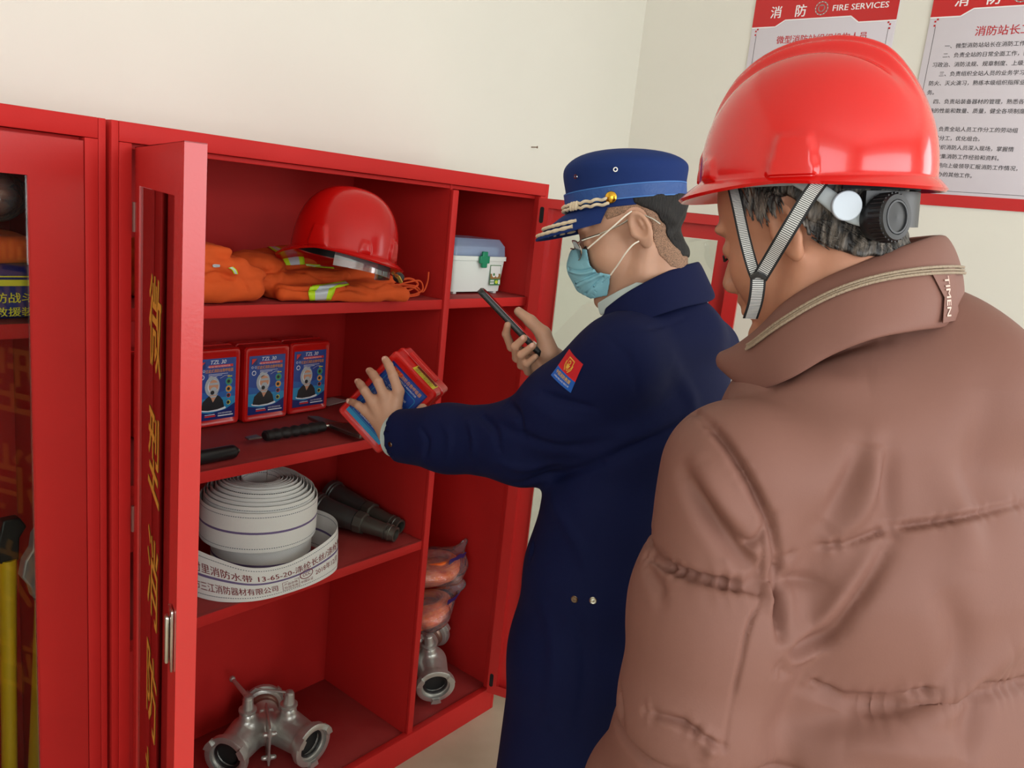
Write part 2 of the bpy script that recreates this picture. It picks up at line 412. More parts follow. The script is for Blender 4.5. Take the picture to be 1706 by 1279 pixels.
def subdivide(P, Q):
    """one level of plain quad subdivision with light smoothing"""
    m = len(Q); E = np.concatenate([np.sort(Q[:, [a, (a + 1) % 4]], 1) for a in range(4)]); k = E[:, 0].astype(np.int64) * (len(P) + 1) + E[:, 1]; uk, ui, inv = np.unique(k, return_index=True, return_inverse=True); inv = inv.ravel(); uq = E[ui]
    n = len(P); em = P[uq].mean(1); fc = P[Q].mean(1); e = [n + inv[a * m:(a + 1) * m] for a in range(4)]; c = n + len(uq) + np.arange(m)
    P2 = np.concatenate([P, em, fc]); Q2 = np.concatenate([np.stack([Q[:, a], e[a], c, e[(a - 1) % 4]], 1) for a in range(4)])
    return relax(P2, Q2, 1, .6), Q2
def bvh_of(P, Q): return BVHTree.FromPolygons([tuple(p) for p in P], [tuple(int(i) for i in q) for q in Q])
def hit(bvh, px, py):
    r = bvh.ray_cast(Vector(CAM), Vector(_ray(px, py)))
    return None if r[0] is None else np.array(r[0])
def seg_dist(P, pts):
    """distance from every point to a 3D polyline, and the run along it"""
    best = np.full(len(P), 9.0); run = np.zeros(len(P)); L = 0.0
    for a, b in zip(pts, pts[1:]):
        ba = b - a; l = np.linalg.norm(ba); t = np.clip((P - a) @ ba / max(1e-12, ba @ ba), 0, 1)
        d = np.linalg.norm(P - a - t[:, None] * ba, axis=1); m = d < best; best[m] = d[m]; run[m] = L + t[m] * l; L += l
    return best, run, L
def fold(P, N, bvh, pix, w, amp, taper=True, pucker=0.0, freq=90.0):
    """press (amp<0) or raise (amp>0) a crease that runs over the cloth through the given sight points"""
    pts = [hit(bvh, *q) for q in pix]; pts = [q for q in pts if q is not None]
    if len(pts) < 2: return P
    pts = catmull(pts, 5)
    d, run, L = seg_dist(P, pts); near = d < 4 * w
    tt = run / max(L, 1e-6); env = np.sin(np.pi * np.clip(tt, .04, .96)) ** .5 if taper else 1.0
    k = np.exp(-(d / w) ** 2) * amp * env
    if pucker: k = k + pucker * np.exp(-(d / (w * 2.2)) ** 2) * np.sin(run * freq + np.sin(run * freq * .37) * 2)
    P = P.copy(); P[near] += (N * np.broadcast_to(k, (len(P),))[:, None])[near]
    return P
# ---------------------------------------------------------------- the room
def struct(g, name, m, parent=None):
    o = g.done(name, m, parent)
    if parent is None: o['kind'] = 'structure'
    return o
def slab(name, lo, hi, m): 
    g = G(); g.box(lo, hi); return struct(g, name, m)
slab('floor', (LX, FY, -.1), (RX, BY, 0), FLOORM)
slab('ceiling', (LX, FY, CZ), (RX, BY, CZ + .1), CEILM)
slab('wall_back', (LX - .12, BY, -.1), (RX + .12, BY + .12, CZ + .1), WALL)
def wall_with_hole(name, fixed, axis, a0, a1, h0, h1, w0, w1, out):
    """wall plane at `fixed` on `axis`, opening a in [h0,h1] and z in [w0,w1]"""
    g = G()
    for (p, q, z0, z1) in ((a0, h0, 0, CZ), (h1, a1, 0, CZ), (h0, h1, 0, w0), (h0, h1, w1, CZ)):
        lo = [0, 0, z0]; hi = [0, 0, z1]; o = 1 - axis; lo[o] = p; hi[o] = q; lo[axis] = min(fixed, fixed + out); hi[axis] = max(fixed, fixed + out); g.box(lo, hi)
    return struct(g, name, WALL)
wall_with_hole('wall_right', RX, 0, FY, BY, -3.65, -2.35, 1.10, 2.60, .14)
wall_with_hole('wall_front', FY, 1, LX, RX, -2.0, 1.2, .9, 2.6, -.14)
wall_with_hole('wall_left', LX, 0, FY, BY, -3.3, -1.7, .95, 2.55, -.14)  # unseen wall; its opening is made up for the added left fill
FRAME = mat('white_window_frame', (225, 226, 224), rough=.4)
g = G()
for (a, b) in ((-3.65, -3.60), (-3.03, -2.97), (-2.40, -2.35)): g.box((RX + .03, a, 1.10), (RX + .08, b, 2.60), .004)
for (a, b) in ((1.10, 1.15), (2.12, 2.16), (2.55, 2.60)): g.box((RX + .032, -3.65, a), (RX + .078, -2.35, b), .004)
struct(g, 'window_1', FRAME)
g = G()
for x in (-2.0, -1.2, -.42, .38, 1.15): g.box((x, FY - .08, .9), (x + .05, FY - .03, 2.6), .004)
for z in (.9, 2.1, 2.55): g.box((-2.0, FY - .078, z), (1.2, FY - .032, z + .05), .004)
struct(g, 'window_2', FRAME)

g = G()
for (a, b) in ((-3.30, -3.25), (-2.53, -2.47), (-1.75, -1.70)): g.box((LX - .08, a, .95), (LX - .03, b, 2.55), .004)
for (a, b) in ((.95, 1.0), (2.08, 2.12), (2.50, 2.55)): g.box((LX - .078, -3.30, a), (LX - .032, -1.70, b), .004)
struct(g, 'added_left_frame', FRAME)  # made-up frame, out of view, set around the added left fill
# ---------------------------------------------------------------- cabinets
CW, CH, CD = 1.2, 1.63, .395
DUSTSLOT = [RED, REDDUST]
def dust_tops(o, z=.9):
    for p in o.data.polygons:
        if p.normal.z > z: p.material_index = 1
def shelf_mesh(name, x0, x1, z, parent, y0=.012, lip=.025):
    g = G(); g.box((x0, y0, z - lip), (x1, y0 + .012, z), .002); g.box((x0, y0 + .004, z - .010), (x1, CD - .012, z - .0002), .001)
    o = g.done(name, DUSTSLOT, parent); dust_tops(o); return o
def cabinet(x0, label, divx, shelves_l, shelves_r, vis_l=True):
    e = empty('fire_equipment_cabinet', (x0 + CW / 2, CD / 2, 0), label, 'cabinet')
    g = G(); x1 = x0 + CW
    g.box((x0, .001, 0), (x0 + .012, CD, CH), .001); g.box((x1 - .012, .001, 0), (x1, CD, CH), .001)          # side panels
    g.box((x0 + .0125, CD - .012, .002), (x1 - .0125, CD, CH - .002)); g.box((x0 + .0125, .031, CH - .012), (x1 - .0125, CD - .0125, CH), .001)
    g.box((x0 + .0125, .0005, CH - .033), (x1 - .0125, .030, CH), .0015); g.box((x0 + .0125, .020, CH - .043), (x1 - .0125, .0305, CH - .0335), .001)  # top rail with its inner lip
    g.box((x0 + .0125, .0005, .0), (x1 - .0125, .022, .080), .0015)                                                 # plinth rail
    g.box((x0 + .0125, .0, .0805), (x0 + .034, .022, CH - .0335), .0015); g.box((x1 - .034, .0, .0805), (x1 - .0125, .022, CH - .0335), .0015)
    g.done('body', RED, e)
    g = G(); g.box((x0 + .0125, .0225, .064), (x1 - .0125, CD - .0125, .074), .001); o = g.done('bottom_panel', DUSTSLOT, e); dust_tops(o)
    g = G(); g.box((divx - .010, .006, .0745), (divx + .010, .018, CH - .045), .002); g.box((divx - .009, .0185, .0745), (divx - .001, CD - .0125, CH - .014)); g.done('divider', RED, e)
    for z in shelves_l: shelf_mesh('shelf', x0 + .0128, divx - .0095 - .0007, z, e)
    for z in shelves_r: shelf_mesh('shelf', divx + .0107, x1 - .0128, z, e)
    return e
GOLD = mat('yellow_lettering', (196, 132, 28), rough=.6)
def door(e, hinge, ang, w, side, slots=True, name_top=None, glassw=.072, lettering=True):
    """side +1: hinged on the left, closed along +x; -1: hinged on the right. Local x runs away from the hinge, y=0 is the outer face, +y the inside"""
    z0, z1 = .088, CH - .039; T = .024
    a = math.radians(-ang if side > 0 else 180 + ang)
    Mx = Matrix.Translation(Vector((hinge[0], hinge[1], 0))) @ Matrix.Rotation(a, 4, 'Z')
    if side < 0: Mx = Mx @ Matrix.Diagonal((1, -1, 1, 1))
    s = glassw; g = G(Mx)
    g.box((0.001, 0, z0), (s, .0012, z1)); g.box((w - s, 0, z0), (w - .001, .0012, z1)); g.box((s, 0, z1 - .062), (w - s, .0012, z1)); g.box((s, 0, z0), (w - s, .0012, z0 + .16))
    # folded edges all round and boxed stiles on the inner face
    g.box((0, .0, z0), (.0012, T, z1), 0); g.box((w - .0012, 0, z0), (w, T, z1)); g.box((0, 0, z1 - .0012), (w, T, z1)); g.box((0, 0, z0), (w, T, z0 + .0012))
    g.box((.001, T - .0012, z0), (.030, T + .0004, z1)); g.box((w - .034, T - .0012, z0), (w - .001, T + .0004, z1)); g.box((.03, T - .0012, z1 - .025), (w - .034, T, z1)); g.box((.03, T - .0012, z0), (w - .034, T, z0 + .03))
    g.box((.0285, .001, z0), (.030, T, z1)); g.box((w - .0345, .001, z0), (w - .033, T, z1))
    g.box((s - .001, .0, z0 + .16), (s + .0006, .008, z1 - .062)); g.box((w - s - .0006, 0, z0 + .16), (w - s + .001, .008, z1 - .062))
    fr = g.done('door', REDG, e)
    g = G(Mx); g.box((s + .001, .003, z0 + .161), (w - s - .001, .0062, z1 - .063)); g.done('glass_pane', GLASS, fr)
    if slots:
        for zc in (z0 + .045, z1 - .045):
            g = G(Mx)
            pts = [(.0125 + .006 * math.cos(t), zc + (.016 if math.sin(t) > 0 else -.016) + .006 * math.sin(t)) for t in np.linspace(0, 2 * math.pi, 24, endpoint=False)]
            g.prism(pts, T + .0006, T + .0011, lambda u, v, h: Vector((u, h, v)))
            o = g.done('slot', DARK, fr); o['label'] = 'dark oblong slot in the hinge stile'
    return fr, Mx, w
cab = cabinet(0, 'open red steel fire cabinet with both glazed doors swung out, packed with gear', .836, (1.315, .983, .666), (1.316,))
fr, Mx, w = door(cab, (.037, -.004), 111, .560, 1, slots=False)
g = G(Mx)
g.box((w - .046, -.004, .925), (w - .020, -.0004, 1.012), .003); g.box((w - .040, -.010, .935), (w - .026, -.0045, 1.002), .003)
g.done('handle', CHROME, fr)
ar = Art()
for i, ch in enumerate('微型消防站'): ar.text(ch, w / 2, 1.28 - i * .20, .15, GOLD, 0, bold=.02, align='c')
ar.build('lettering', lambda u, v, h: Mx @ Vector((u, -.0003 + .0028 - h, v)), fr)
# hinges showing between door and frame
for z in (.25, .90, 1.45):
    g = G(); g.cyl((.036, -.006, z), (.036, -.006, z + .05), .004, n=12); g.done('hinge', mat('dull_hinge_steel', (120, 80, 74), rough=.5, metal=.4), cab)
fr2, Mx2, w2 = door(cab, (CW - .036, -.006), 108, .560, -1, slots=True)

cab2 = cabinet(-.009 - CW, 'closed red steel fire cabinet at the left edge, axes and bagged kit behind glass', -.009 - CW + .60, (1.295,), (1.295,))
# its right leaf is closed
def closed_door(e, xh, side, w):
    fr, Mq, _ = door(e, (xh, .0), 0, w, side, slots=False, glassw=.083); return fr, Mq
fr3, Mx3 = closed_door(cab2, -.009 - .036, -1, .563)
fr4, Mx4 = closed_door(cab2, -.009 - CW + .036, 1, .563)
g = G(Mx3); g.box((.563 - .046, -.004, .925), (.563 - .020, -.0004, 1.012), .003); g.box((.563 - .040, -.010, .935), (.563 - .026, -.0045, 1.002), .003); g.done('handle', CHROME, fr3)

# ---------------------------------------------------------------- notice boards on the right wall
BOARD = mat('notice_board_white', (214, 208, 216), rough=.35, coat=.3); BRED = mat('notice_board_red', (196, 18, 24), rough=.35, coat=.3)
INK = mat('black_print', (40, 36, 38), rough=.6); RINK = mat('red_print', (190, 24, 36), rough=.6); WHITEP = mat('white_print', (240, 238, 240), rough=.5); SILV = mat('emblem_grey', (140, 134, 130), rough=.5)
def board(y0, label, title, body, tx=.5):
    Wb, Hb, zb = .485, .655, 1.70
    g = G(); g.box((RX - .006, y0 - Wb, zb), (RX - .0005, y0, zb + Hb), .001); o = g.done('notice_board', BOARD); tag(o, label, 'notice board', None)
    fn = plane_fn((RX - .0062, y0, zb), (0, -1, 0), (0, 0, 1))
    a = Art(.0003)
    a.poly([(0, Hb), (0, Hb - .092), (.085, Hb - .092), (.118, Hb - .072), (Wb - .145, Hb - .072), (Wb - .118, Hb - .092), (Wb, Hb - .092), (Wb, Hb)], BRED, 1)
    a.poly([(0, 0), (Wb, 0), (Wb, .048), (Wb - .10, .048), (Wb - .125, .036), (.10, .036), (.065, .058), (0, .058)], BRED, 1)
    a.line([(0, Hb - .094), (.085, Hb - .094), (.118, Hb - .074), (Wb - .145, Hb - .074), (Wb - .118, Hb - .094), (Wb, Hb - .094)], .004, WHITEP, 2)
    a.line([(.025, .068), (.07, .068), (.102, .046), (Wb - .127, .046), (Wb - .10, .058), (Wb - .02, .058), (Wb - .02, Hb - .115)], .0012, INK, 1); a.line([(.02, .085), (.02, Hb - .12)], .0012, INK, 1)
    for k, (du, dv) in enumerate(((0, 0), (1, 1), (2, 0), (1, -1), (0, -2))): 
        if k in (0, 1, 4): a.rect(.014 + du * .006, Hb - .108 + dv * .006, .0195 + du * .006, Hb - .1025 + dv * .006, RINK, 1); a.rect(Wb - .0195 - du * .006, Hb - .108 + dv * .006, Wb - .014 - du * .006, Hb - .1025 + dv * .006, RINK, 1)
    a.text('消', .062, Hb - .062, .042, WHITEP, 2, bold=.03, align='l'); a.text('防', .150, Hb - .062, .042, WHITEP, 2, bold=.03, align='l')
    a.disc(.238, Hb - .043, .022, SILV, 2); a.disc(.238, Hb - .043, .0185, BRED, 3); a.disc(.238, Hb - .043, .012, SILV, 4)
    a.poly([(.230, Hb - .036), (.246, Hb - .036), (.246, Hb - .046), (.238, Hb - .054), (.230, Hb - .046)], BRED, 5)
    for k in range(12): t = math.pi * 2 * k / 12; a.rect(.238 + .0205 * math.cos(t) - .0012, Hb - .043 + .0205 * math.sin(t) - .0012, .238 + .0205 * math.cos(t) + .0012, Hb - .043 + .0205 * math.sin(t) + .0012, WHITEP, 3)
    a.text('FIRE SERVICES', .276, Hb - .054, .026, WHITEP, 2, bold=.03, width=.178)
    for (t, u, v, s, m, wd) in body: a.text(t, u, v, s, m, 1, bold=.012 if m is INK else .02, width=wd)
    a.build('printed_notice', fn, o)
    return o
b1 = [('微型消防站组织机构人员', .098, .655 - .148, .028, RINK, .305), ('站', .098, .655 - .232, .027, RINK, None), ('长', .150, .655 - .232, .027, RINK, None), ('副站长', .098, .655 - .285, .027, RINK, None), ('队员', .098, .655 - .338, .027, RINK, None)]
board(-.043, 'white notice with red top directly behind and above the red helmet, nearer the corner', None, b1)
L2 = ['一、微型消防站站长在消防工作中负总责。', '二、负责全站的日常全面工作，组织学', '习政治、消防法规、规章制度、上级文件。', '三、负责组织全站人员的业务学习和', '防火、灭火演习，熟练本级组织指挥业', '务。', '四、负责站装备器材的管理，熟悉各项', '设施的性能和数量、质量，健全各项制度落', '实。', '五、负责全站人员工作分工的劳动组', '长，科学分工，优化组合。', '六、组织消防人员深入现场，掌握情', '况，整理收集消防工作经验和资料。', '七、定期向上级领导汇报消防工作情况，', '完成领导交办的其他工作。']
b2 = [('消防站长工作职责', .135, .655 - .150, .030, RINK, None)]
for i, t in enumerate(L2):
    b2.append((t, .058 if t[1:2] == '、' and t[0] in '一二三四五六七' else .034, .655 - .184 - i * .0272, .0155, INK, None))
board(-.628, 'white notice packed with black lines of rules at the right edge, beside the red helmet', None, b2)
# nail left in the back wall
g = G(); pn = onY(885, 245, BY); g.cyl((pn[0], BY, pn[2]), (pn[0] + .004, BY - .022, pn[2] + .001), .0016, n=8); g.cyl((pn[0] + .004, BY - .022, pn[2] + .001), (pn[0] + .0045, BY - .024, pn[2] + .001), .004, n=10)
tag(g.done('nail', mat('rusty_nail', (120, 96, 76), rough=.5, metal=.6)), 'small bare nail sticking out of the cream wall above the officer\'s cap peak', 'nail')
# ---------------------------------------------------------------- helmets
HRED = mat('glossy_red_shell', (203, 17, 14), rough=.18, spec=.5, coat=.35)
HRED2 = mat('dull_red_shell', (186, 14, 12), rough=.24, spec=.35, coat=.12)
def frame(o, fwd, up):
    """matrix with x = forward, z = up"""
    f = Vector(fwd).normalized(); u = Vector(up); u = (u - f * u.dot(f)).normalized(); l = u.cross(f)
    Mx = Matrix.Identity(4)
    for i in range(3): Mx[i][0], Mx[i][1], Mx[i][2], Mx[i][3] = f[i], l[i], u[i], o[i]
    return Mx
def sst(x, a, b): t = np.clip((x - a) / (b - a), 0, 1); return t * t * (3 - 2 * t)
def helmet_shell(name, Mx, m, parent, a=.142, b=.112, hgt=.150, brim_f=.045, brim_s=.010, brim_b=.018, ridges=True, slots=True, droop_b=.012, droop_f=.02, pw=2.3):
    NU, NV = 220, 84
    ph = np.linspace(0, 2 * np.pi, NU, endpoint=False); rows = []
    for j in range(NV):
        t = j / (NV - 1)
        if t < .86:
            e = (t / .86) * np.pi / 2
            r = np.sin(e) ** (2 / pw) ; z = hgt * np.cos(e) ** (2 / pw) * 1.0
            x = a * r * np.cos(ph); y = b * r * np.sin(ph)
            zz = np.full(NU, z)
            if ridges:
                mm = np.abs(y); side = (z / hgt)
                w = sst(x, -.115, -.06) * (1 - sst(x, .085, .125))
                band = (1 - sst(mm, .020, .027)) * w; mid = (1 - sst(mm, .008, .014)) * w
                groove = (sst(mm, .024, .030) * (1 - sst(mm, .034, .046))) * w
                zz = zz + (band * .0085 + mid * .0055 - groove * .003) * sst(side, .35, .6)
            if slots:
                zr = z / hgt
                for c0, hw, top, dpt in ((math.radians(93), .20, .30, .0045), (math.radians(42), .13, .17, .0035), (0.0, .17, .30, .005)):
                    for sg in ((1, -1) if c0 else (1,)):
                        dphi = np.abs((ph - sg * c0 + np.pi) % (2 * np.pi) - np.pi)
                        wtop = hw * (1 - .35 * min(1, zr / top))
                        k = (1 - sst(dphi, wtop - .012, wtop + .012)) * (1 - sst(np.array(zr), top - .02, top + .02))
                        x = x + k * dpt * np.cos(ph); y = y + k * dpt * np.sin(ph)
            P = np.stack([x, y, zz], 1)
        else:
            s = (t - .86) / .14
            fr = np.maximum(0, np.cos(ph)) ** 1.5; bk = np.maximum(0, -np.cos(ph)) ** 1.2
            ext = brim_s + (brim_f - brim_s) * fr + (brim_b - brim_s) * bk
            dz = -.004 - droop_f * fr - droop_b * bk
            x = (a + ext * s) * np.cos(ph); y = (b + (brim_s + .004) * s) * np.sin(ph)
            P = np.stack([x, y, dz * s ** 1.2 * np.ones(NU)], 1)
        rows.append(P)
    # inner skin
    Pout = np.stack(rows); th = .0028; inner = Pout.copy()
    rad = np.linalg.norm(inner[..., :2], axis=2, keepdims=True) + 1e-6
    inner[..., :2] *= np.maximum(0, 1 - th / rad); inner[..., 2] -= th
    g = G(Mx); rings = [[tuple(p) for p in r] for r in Pout[1:]] + [[tuple(p) for p in r] for r in inner[1:][::-1]]
    RV = g.ring_loft(rings, False, False)
    for rr, zz in ((0, hgt + (.010 if ridges else 0)), (len(rings) - 1, hgt - th)):
        c = g._v((0, 0, zz)); vs = RV[rr]
        for i in range(NU): g._f([vs[(i + 1) % NU], vs[i], c] if rr == 0 else [vs[i], vs[(i + 1) % NU], c])
    return g.done(name, m, parent, sharp=60)

# ---------------------------------------------------------------- cloth helpers
ORANGE = mat('orange_suit_cloth', (214, 82, 20), rough=.85, bump=.35, bscale=45, noise=.08, nscale=20, bdist=.004)
LIME = mat('lime_reflective_tape', (196, 235, 30), rough=.5, spec=.5)
SILVER = mat('silver_reflective_tape', (205, 214, 220), rough=.35, metal=.2)
def drape(name, bvh, A, B, mats, parent, bands=(0, .3, .7, 1), lift=.0012, n=24):
    """strap lying on a surface between two sight lines of points"""
    A = catmull([np.array(a, float) for a in A], 8); B = catmull([np.array(b, float) for b in B], 8); rows = []
    for a, b in zip(A, B):
        r = []
        for k in range(9):
            q = a + (b - a) * k / 8; h = bvh.ray_cast(Vector(CAM), Vector(_ray(*q)))
            if h[0] is None: r = None; break
            nn = h[1] if h[1].dot(Vector(_ray(*q))) < 0 else -h[1]
            r.append(np.array(h[0] + nn * lift - Vector(_ray(*q)) * lift))
        if r: rows.append(r)
    V_, F_, mi = [], [], []
    for i, r in enumerate(rows): V_ += [tuple(p) for p in r]
    for i in range(len(rows) - 1):
        for k in range(8):
            F_.append((i * 9 + k, i * 9 + k + 1, i * 9 + 10 + k, i * 9 + 9 + k)); t = (k + .5) / 8
            mi.append(1 if bands[1] < t < bands[2] else 0)
    me = bpy.data.meshes.new(name); me.from_pydata(V_, [], F_); me.polygons.foreach_set('material_index', mi); me.polygons.foreach_set('use_smooth', [True] * len(F_)); me.update()
    o = link(name, me, mats, parent); md = o.modifiers.new('thick', 'SOLIDIFY'); md.thickness = .0012; md.offset = -1
    return o

# ---- shelf one: folded suits, helmet
def folded_suit(c, label, parts, lo, hi, seed):
    e = empty('folded_fire_suit', c, label, 'folded suit', 'folded orange fire suits in the red cabinets')
    f = U(.008, *parts); f = wob(f, .0022, 55, seed); f = wob(f, .0014, 120, seed + 1); f = wob(f, .0007, 260, seed + 2); zs = 1.3155
    f = inter(.004, f, plane((0, 0, zs), (0, 0, -1)))
    P, Q = surface(f, lo, hi, .0035, 1)
    return e, P, Q
e1, P, Q = folded_suit((.22, .1, 1.316), 'folded orange fire suit at the left end of the top shelf, beside the door', [
    rbox((.205, .115, 1.343), (.118, .10, .026), .024), rbox((.19, .11, 1.385), (.10, .088, .022), .020), rbox((.18, .10, 1.416), (.075, .07, .012), .012), ell((.285, .05, 1.37), (.05, .03, .02))],
    (.05, -.0, 1.30), (.37, .24, 1.45), 3)
N = normals(P, Q); bv = bvh_of(P, Q)
P = fold(P, N, bv, [(335, 462), (360, 455), (385, 462), (398, 455)], .004, -.008); P = fold(P, N, bv, [(338, 440), (360, 446), (382, 458)], .005, -.005); P = fold(P, N, bv, [(400, 462), (412, 480), (410, 500)], .003, -.004)
mesh_from('cloth', P, Q, ORANGE, e1); bv = bvh_of(P, Q)
drape('reflective_tape', bv, [(379, 446), (385, 449), (389, 455)], [(387, 444), (393, 449), (396, 456)], [LIME, SILVER], e1)
drape('snap_button', bv, [(354, 441), (358, 440), (366, 441)], [(354, 444), (358, 445), (366, 444)], [SILVER, SILVER], e1)

e2, P, Q = folded_suit((.55, .1, 1.316), 'folded orange fire suit with lime tape under the spare helmet on the top shelf', [
    rbox((.54, .13, 1.334), (.165, .135, .018), .017, [[.98, -.17, 0], [.17, .98, 0], [0, 0, 1]]),
    rbox((.50, .16, 1.361), (.155, .11, .018), .017, [[.99, -.1, .08], [.1, .99, 0], [-.08, 0, .99]]),
    rbox((.435, .195, 1.383), (.105, .085, .014), .013, [[.97, -.1, .2], [.1, .99, 0], [-.2, 0, .97]]),
    ell((.375, .15, 1.382), (.06, .07, .028)), ell((.60, .04, 1.350), (.07, .05, .014)), ell((.655, .09, 1.358), (.055, .06, .020))],
    (.28, -.05, 1.30), (.76, .34, 1.46), 9)
N = normals(P, Q); bv = bvh_of(P, Q)
for pts, w, am in (([(470, 432), (500, 452), (540, 465), (575, 462)], .005, -.009), ([(440, 470), (480, 478), (520, 482), (560, 478)], .004, -.010), ([(420, 415), (440, 440), (455, 462)], .006, .004),
                   ([(560, 455), (580, 478), (610, 490)], .004, -.006), ([(545, 500), (560, 487), (590, 480), (620, 492)], .004, -.007), ([(452, 410), (470, 440), (468, 465)], .006, .005), ([(590, 470), (625, 478), (650, 470)], .004, -.006),
                   ([(535, 462), (560, 448), (575, 462), (560, 472)], .004, -.006), ([(570, 450), (600, 468)], .004, .005)):
    P = fold(P, N, bv, pts, w, am)
mesh_from('cloth', P, Q, ORANGE, e2); bv = bvh_of(P, Q)
drape('reflective_tape', bv, [(436, 406), (452, 416), (468, 428), (476, 442)], [(450, 406), (472, 416), (502, 424), (507, 440)], [LIME, SILVER], e2)
drape('reflective_tape', bv, [(510, 443), (530, 446), (556, 448)], [(508, 439), (530, 440), (557, 441)], [LIME, SILVER], e2)
drape('reflective_tape', bv, [(516, 478), (513, 488), (517, 505)], [(580, 474), (560, 480), (548, 508)], [LIME, SILVER], e2)
drape('reflective_tape', bv, [(520, 476), (545, 472), (575, 468)], [(517, 486), (550, 482), (582, 474)], [LIME, SILVER], e2)
g = G()
def cord(pts, r=.0022): g.tube(catmull([np.array(p) for p in pts], 6), r, n=8)
cz = 1.318
cord([onY(650, 478, .05), onY(680, 470, .05), onY(700, 468, .05), onY(703, 484, .04), onY(680, 492, .05), onY(655, 489, .05)])
cord([onY(648, 484, .045), onY(685, 478, .045), onY(698, 490, .045), onY(672, 495, .04), onY(652, 494, .04)])
cord([onY(652, 474, .05), onY(690, 476, .05), onY(704, 486, .045), onY(712, 470, .045), onY(714, 453, .045)])
cord([onY(655, 470, .055), onY(682, 464, .055), onY(696, 474, .05), onY(676, 486, .05)], .003)
o = g.done('cord', mat('orange_cord', (206, 74, 24), rough=.8), e2)

eh = empty('fire_helmet', (.47, .13, 1.41), 'red brimmed fire helmet with clear visor resting on the folded suit', 'helmet')
hf = Vector(RR) * .93 + Vector(-FF) * .30 + Vector(DD) * .16
Mh = frame(V(572, 425, 1.735), hf, -Vector(DD) + Vector(RR) * .15)
helmet_shell('shell', Mh, HRED2, eh, a=.116, b=.098, hgt=.144, brim_f=.020, brim_s=.012, brim_b=.036, ridges=False, slots=True, droop_b=.020, droop_f=.010, pw=2.5)
g = G(Mh)
def visor_ring(z, r): return [(r * 1.10 * math.cos(t), r * .98 * math.sin(t), z) for t in np.linspace(-1.25, 1.25, 30)]
g.ring_loft([visor_ring(-.004, .096), visor_ring(-.034, .098), visor_ring(-.034, .096), visor_ring(-.004, .094)], False, False, close=False)
g.done('visor', clear_mat('clear_visor', (.8, .8, .8), .06, .12, haze=.12), eh)
g = G(Mh); g.ring_loft([[(.104 * math.cos(t), .088 * math.sin(t), z) for t in np.linspace(0, 2 * math.pi, 40, endpoint=False)] for z in (.016, .0)], False, False); g.done('headband', BLACKP, eh)
g = G(); g.sphere(V(664, 462, 1.66), .012, sc3=(1, 1, .9)); g.done('chin_cup', BLACKP, eh)
g = G(); g.tube([V(655, 455, 1.67), V(664, 462, 1.64), V(668, 470, 1.65)], .004); g.done('buckle', mat('brass_buckle', (190, 150, 70), rough=.3, metal=.8), eh)

# ---- first aid box
e = empty('first_aid_box', (1.04, .15, 1.316), 'white plastic first aid box with clear lid and green cross clasp', 'first aid box')
WHITEPL = mat('white_plastic', (226, 234, 228), rough=.35); GREEN = mat('green_plastic', (14, 132, 92), rough=.4); LIDM = mat('clear_blue_lid', (150, 172, 205), rough=.12, alpha=.55, spec=.6)
fx0, fx1, fy0, fy1, fz = .925, 1.142, .078, .225, 1.3225
g = G()
def rr(x0, x1, y0, y1, z, r=.012, n=5):
    out = []
    for cx, cy, a0 in ((x1 - r, y1 - r, 0), (x0 + r, y1 - r, 90), (x0 + r, y0 + r, 180), (x1 - r, y0 + r, 270)):
        for k in range(n + 1):
            t = math.radians(a0 + 90 * k / n); out.append((cx + r * math.cos(t), cy + r * math.sin(t), z))
    return out
g.ring_loft([rr(fx0 + .010, fx1 - .010, fy0 + .008, fy1 - .008, fz), rr(fx0 + .003, fx1 - .003, fy0 + .002, fy1 - .002, fz + .085), rr(fx0 - .001, fx1 + .001, fy0 - .002, fy1 + .002, fz + .0855), rr(fx0 - .001, fx1 + .001, fy0 - .002, fy1 + .002, fz + .097)])
g.box((fx0 + .02, fy0 + .012, fz - .0065), (fx0 + .032, fy0 + .03, fz + .004), .001); g.box((fx1 - .032, fy0 + .012, fz - .0065), (fx1 - .02, fy0 + .03, fz + .004), .001); g.box((fx0 + .02, fy1 - .03, fz - .0065), (fx0 + .032, fy1 - .012, fz + .004), .001); g.box((fx1 - .032, fy1 - .03, fz - .0065), (fx1 - .02, fy1 - .012, fz + .004), .001)
g.done('tub', WHITEPL, e)
g = G(); g.ring_loft([rr(fx0 + .002, fx1 - .002, fy0 + .001, fy1 - .001, fz + .0975), rr(fx0 + .004, fx1 - .004, fy0 + .003, fy1 - .003, fz + .125), rr(fx0 + .014, fx1 - .014, fy0 + .016, fy1 - .014, fz + .143)])
g.done('lid', LIDM, e)
g = G(); g.box((fx0 + .015, fy0 + .02, fz + .0985), (fx1 - .015, fy1 - .02, fz + .122), .004); o = g.done('tray', mat('white_tray', (190, 205, 225), rough=.4), e)
g = G()
cr = [(-.010, .022), (.010, .022), (.010, .010), (.019, .010), (.019, -.010), (.010, -.010), (.010, -.022), (-.010, -.022), (-.010, -.010), (-.019, -.010), (-.019, .010), (-.010, .010)]
ccx, ccz = 1.036, fz + .089
g.prism(cr, .004, .012, lambda u, v, h: Vector((ccx + u, fy0 - h, ccz + v))); g.done('clasp', GREEN, e, bevel=.002)
a = Art(); STG = mat('sticker_green', (60, 120, 70), rough=.5); STB = mat('sticker_brown', (150, 110, 60), rough=.5); STW = mat('sticker_white', (225, 228, 225), rough=.5); STY = mat('sticker_lime', (200, 220, 60), rough=.5)
a.rect(0, 0, .046, .056, STG); a.rect(.002, .018, .044, .054, STW, 1); a.rect(.002, .018, .044, .032, STB, 2); a.disc(.016, .030, .008, STW, 3); a.disc(.030, .028, .006, STW, 3); a.disc(.016, .030, .004, STG, 4)
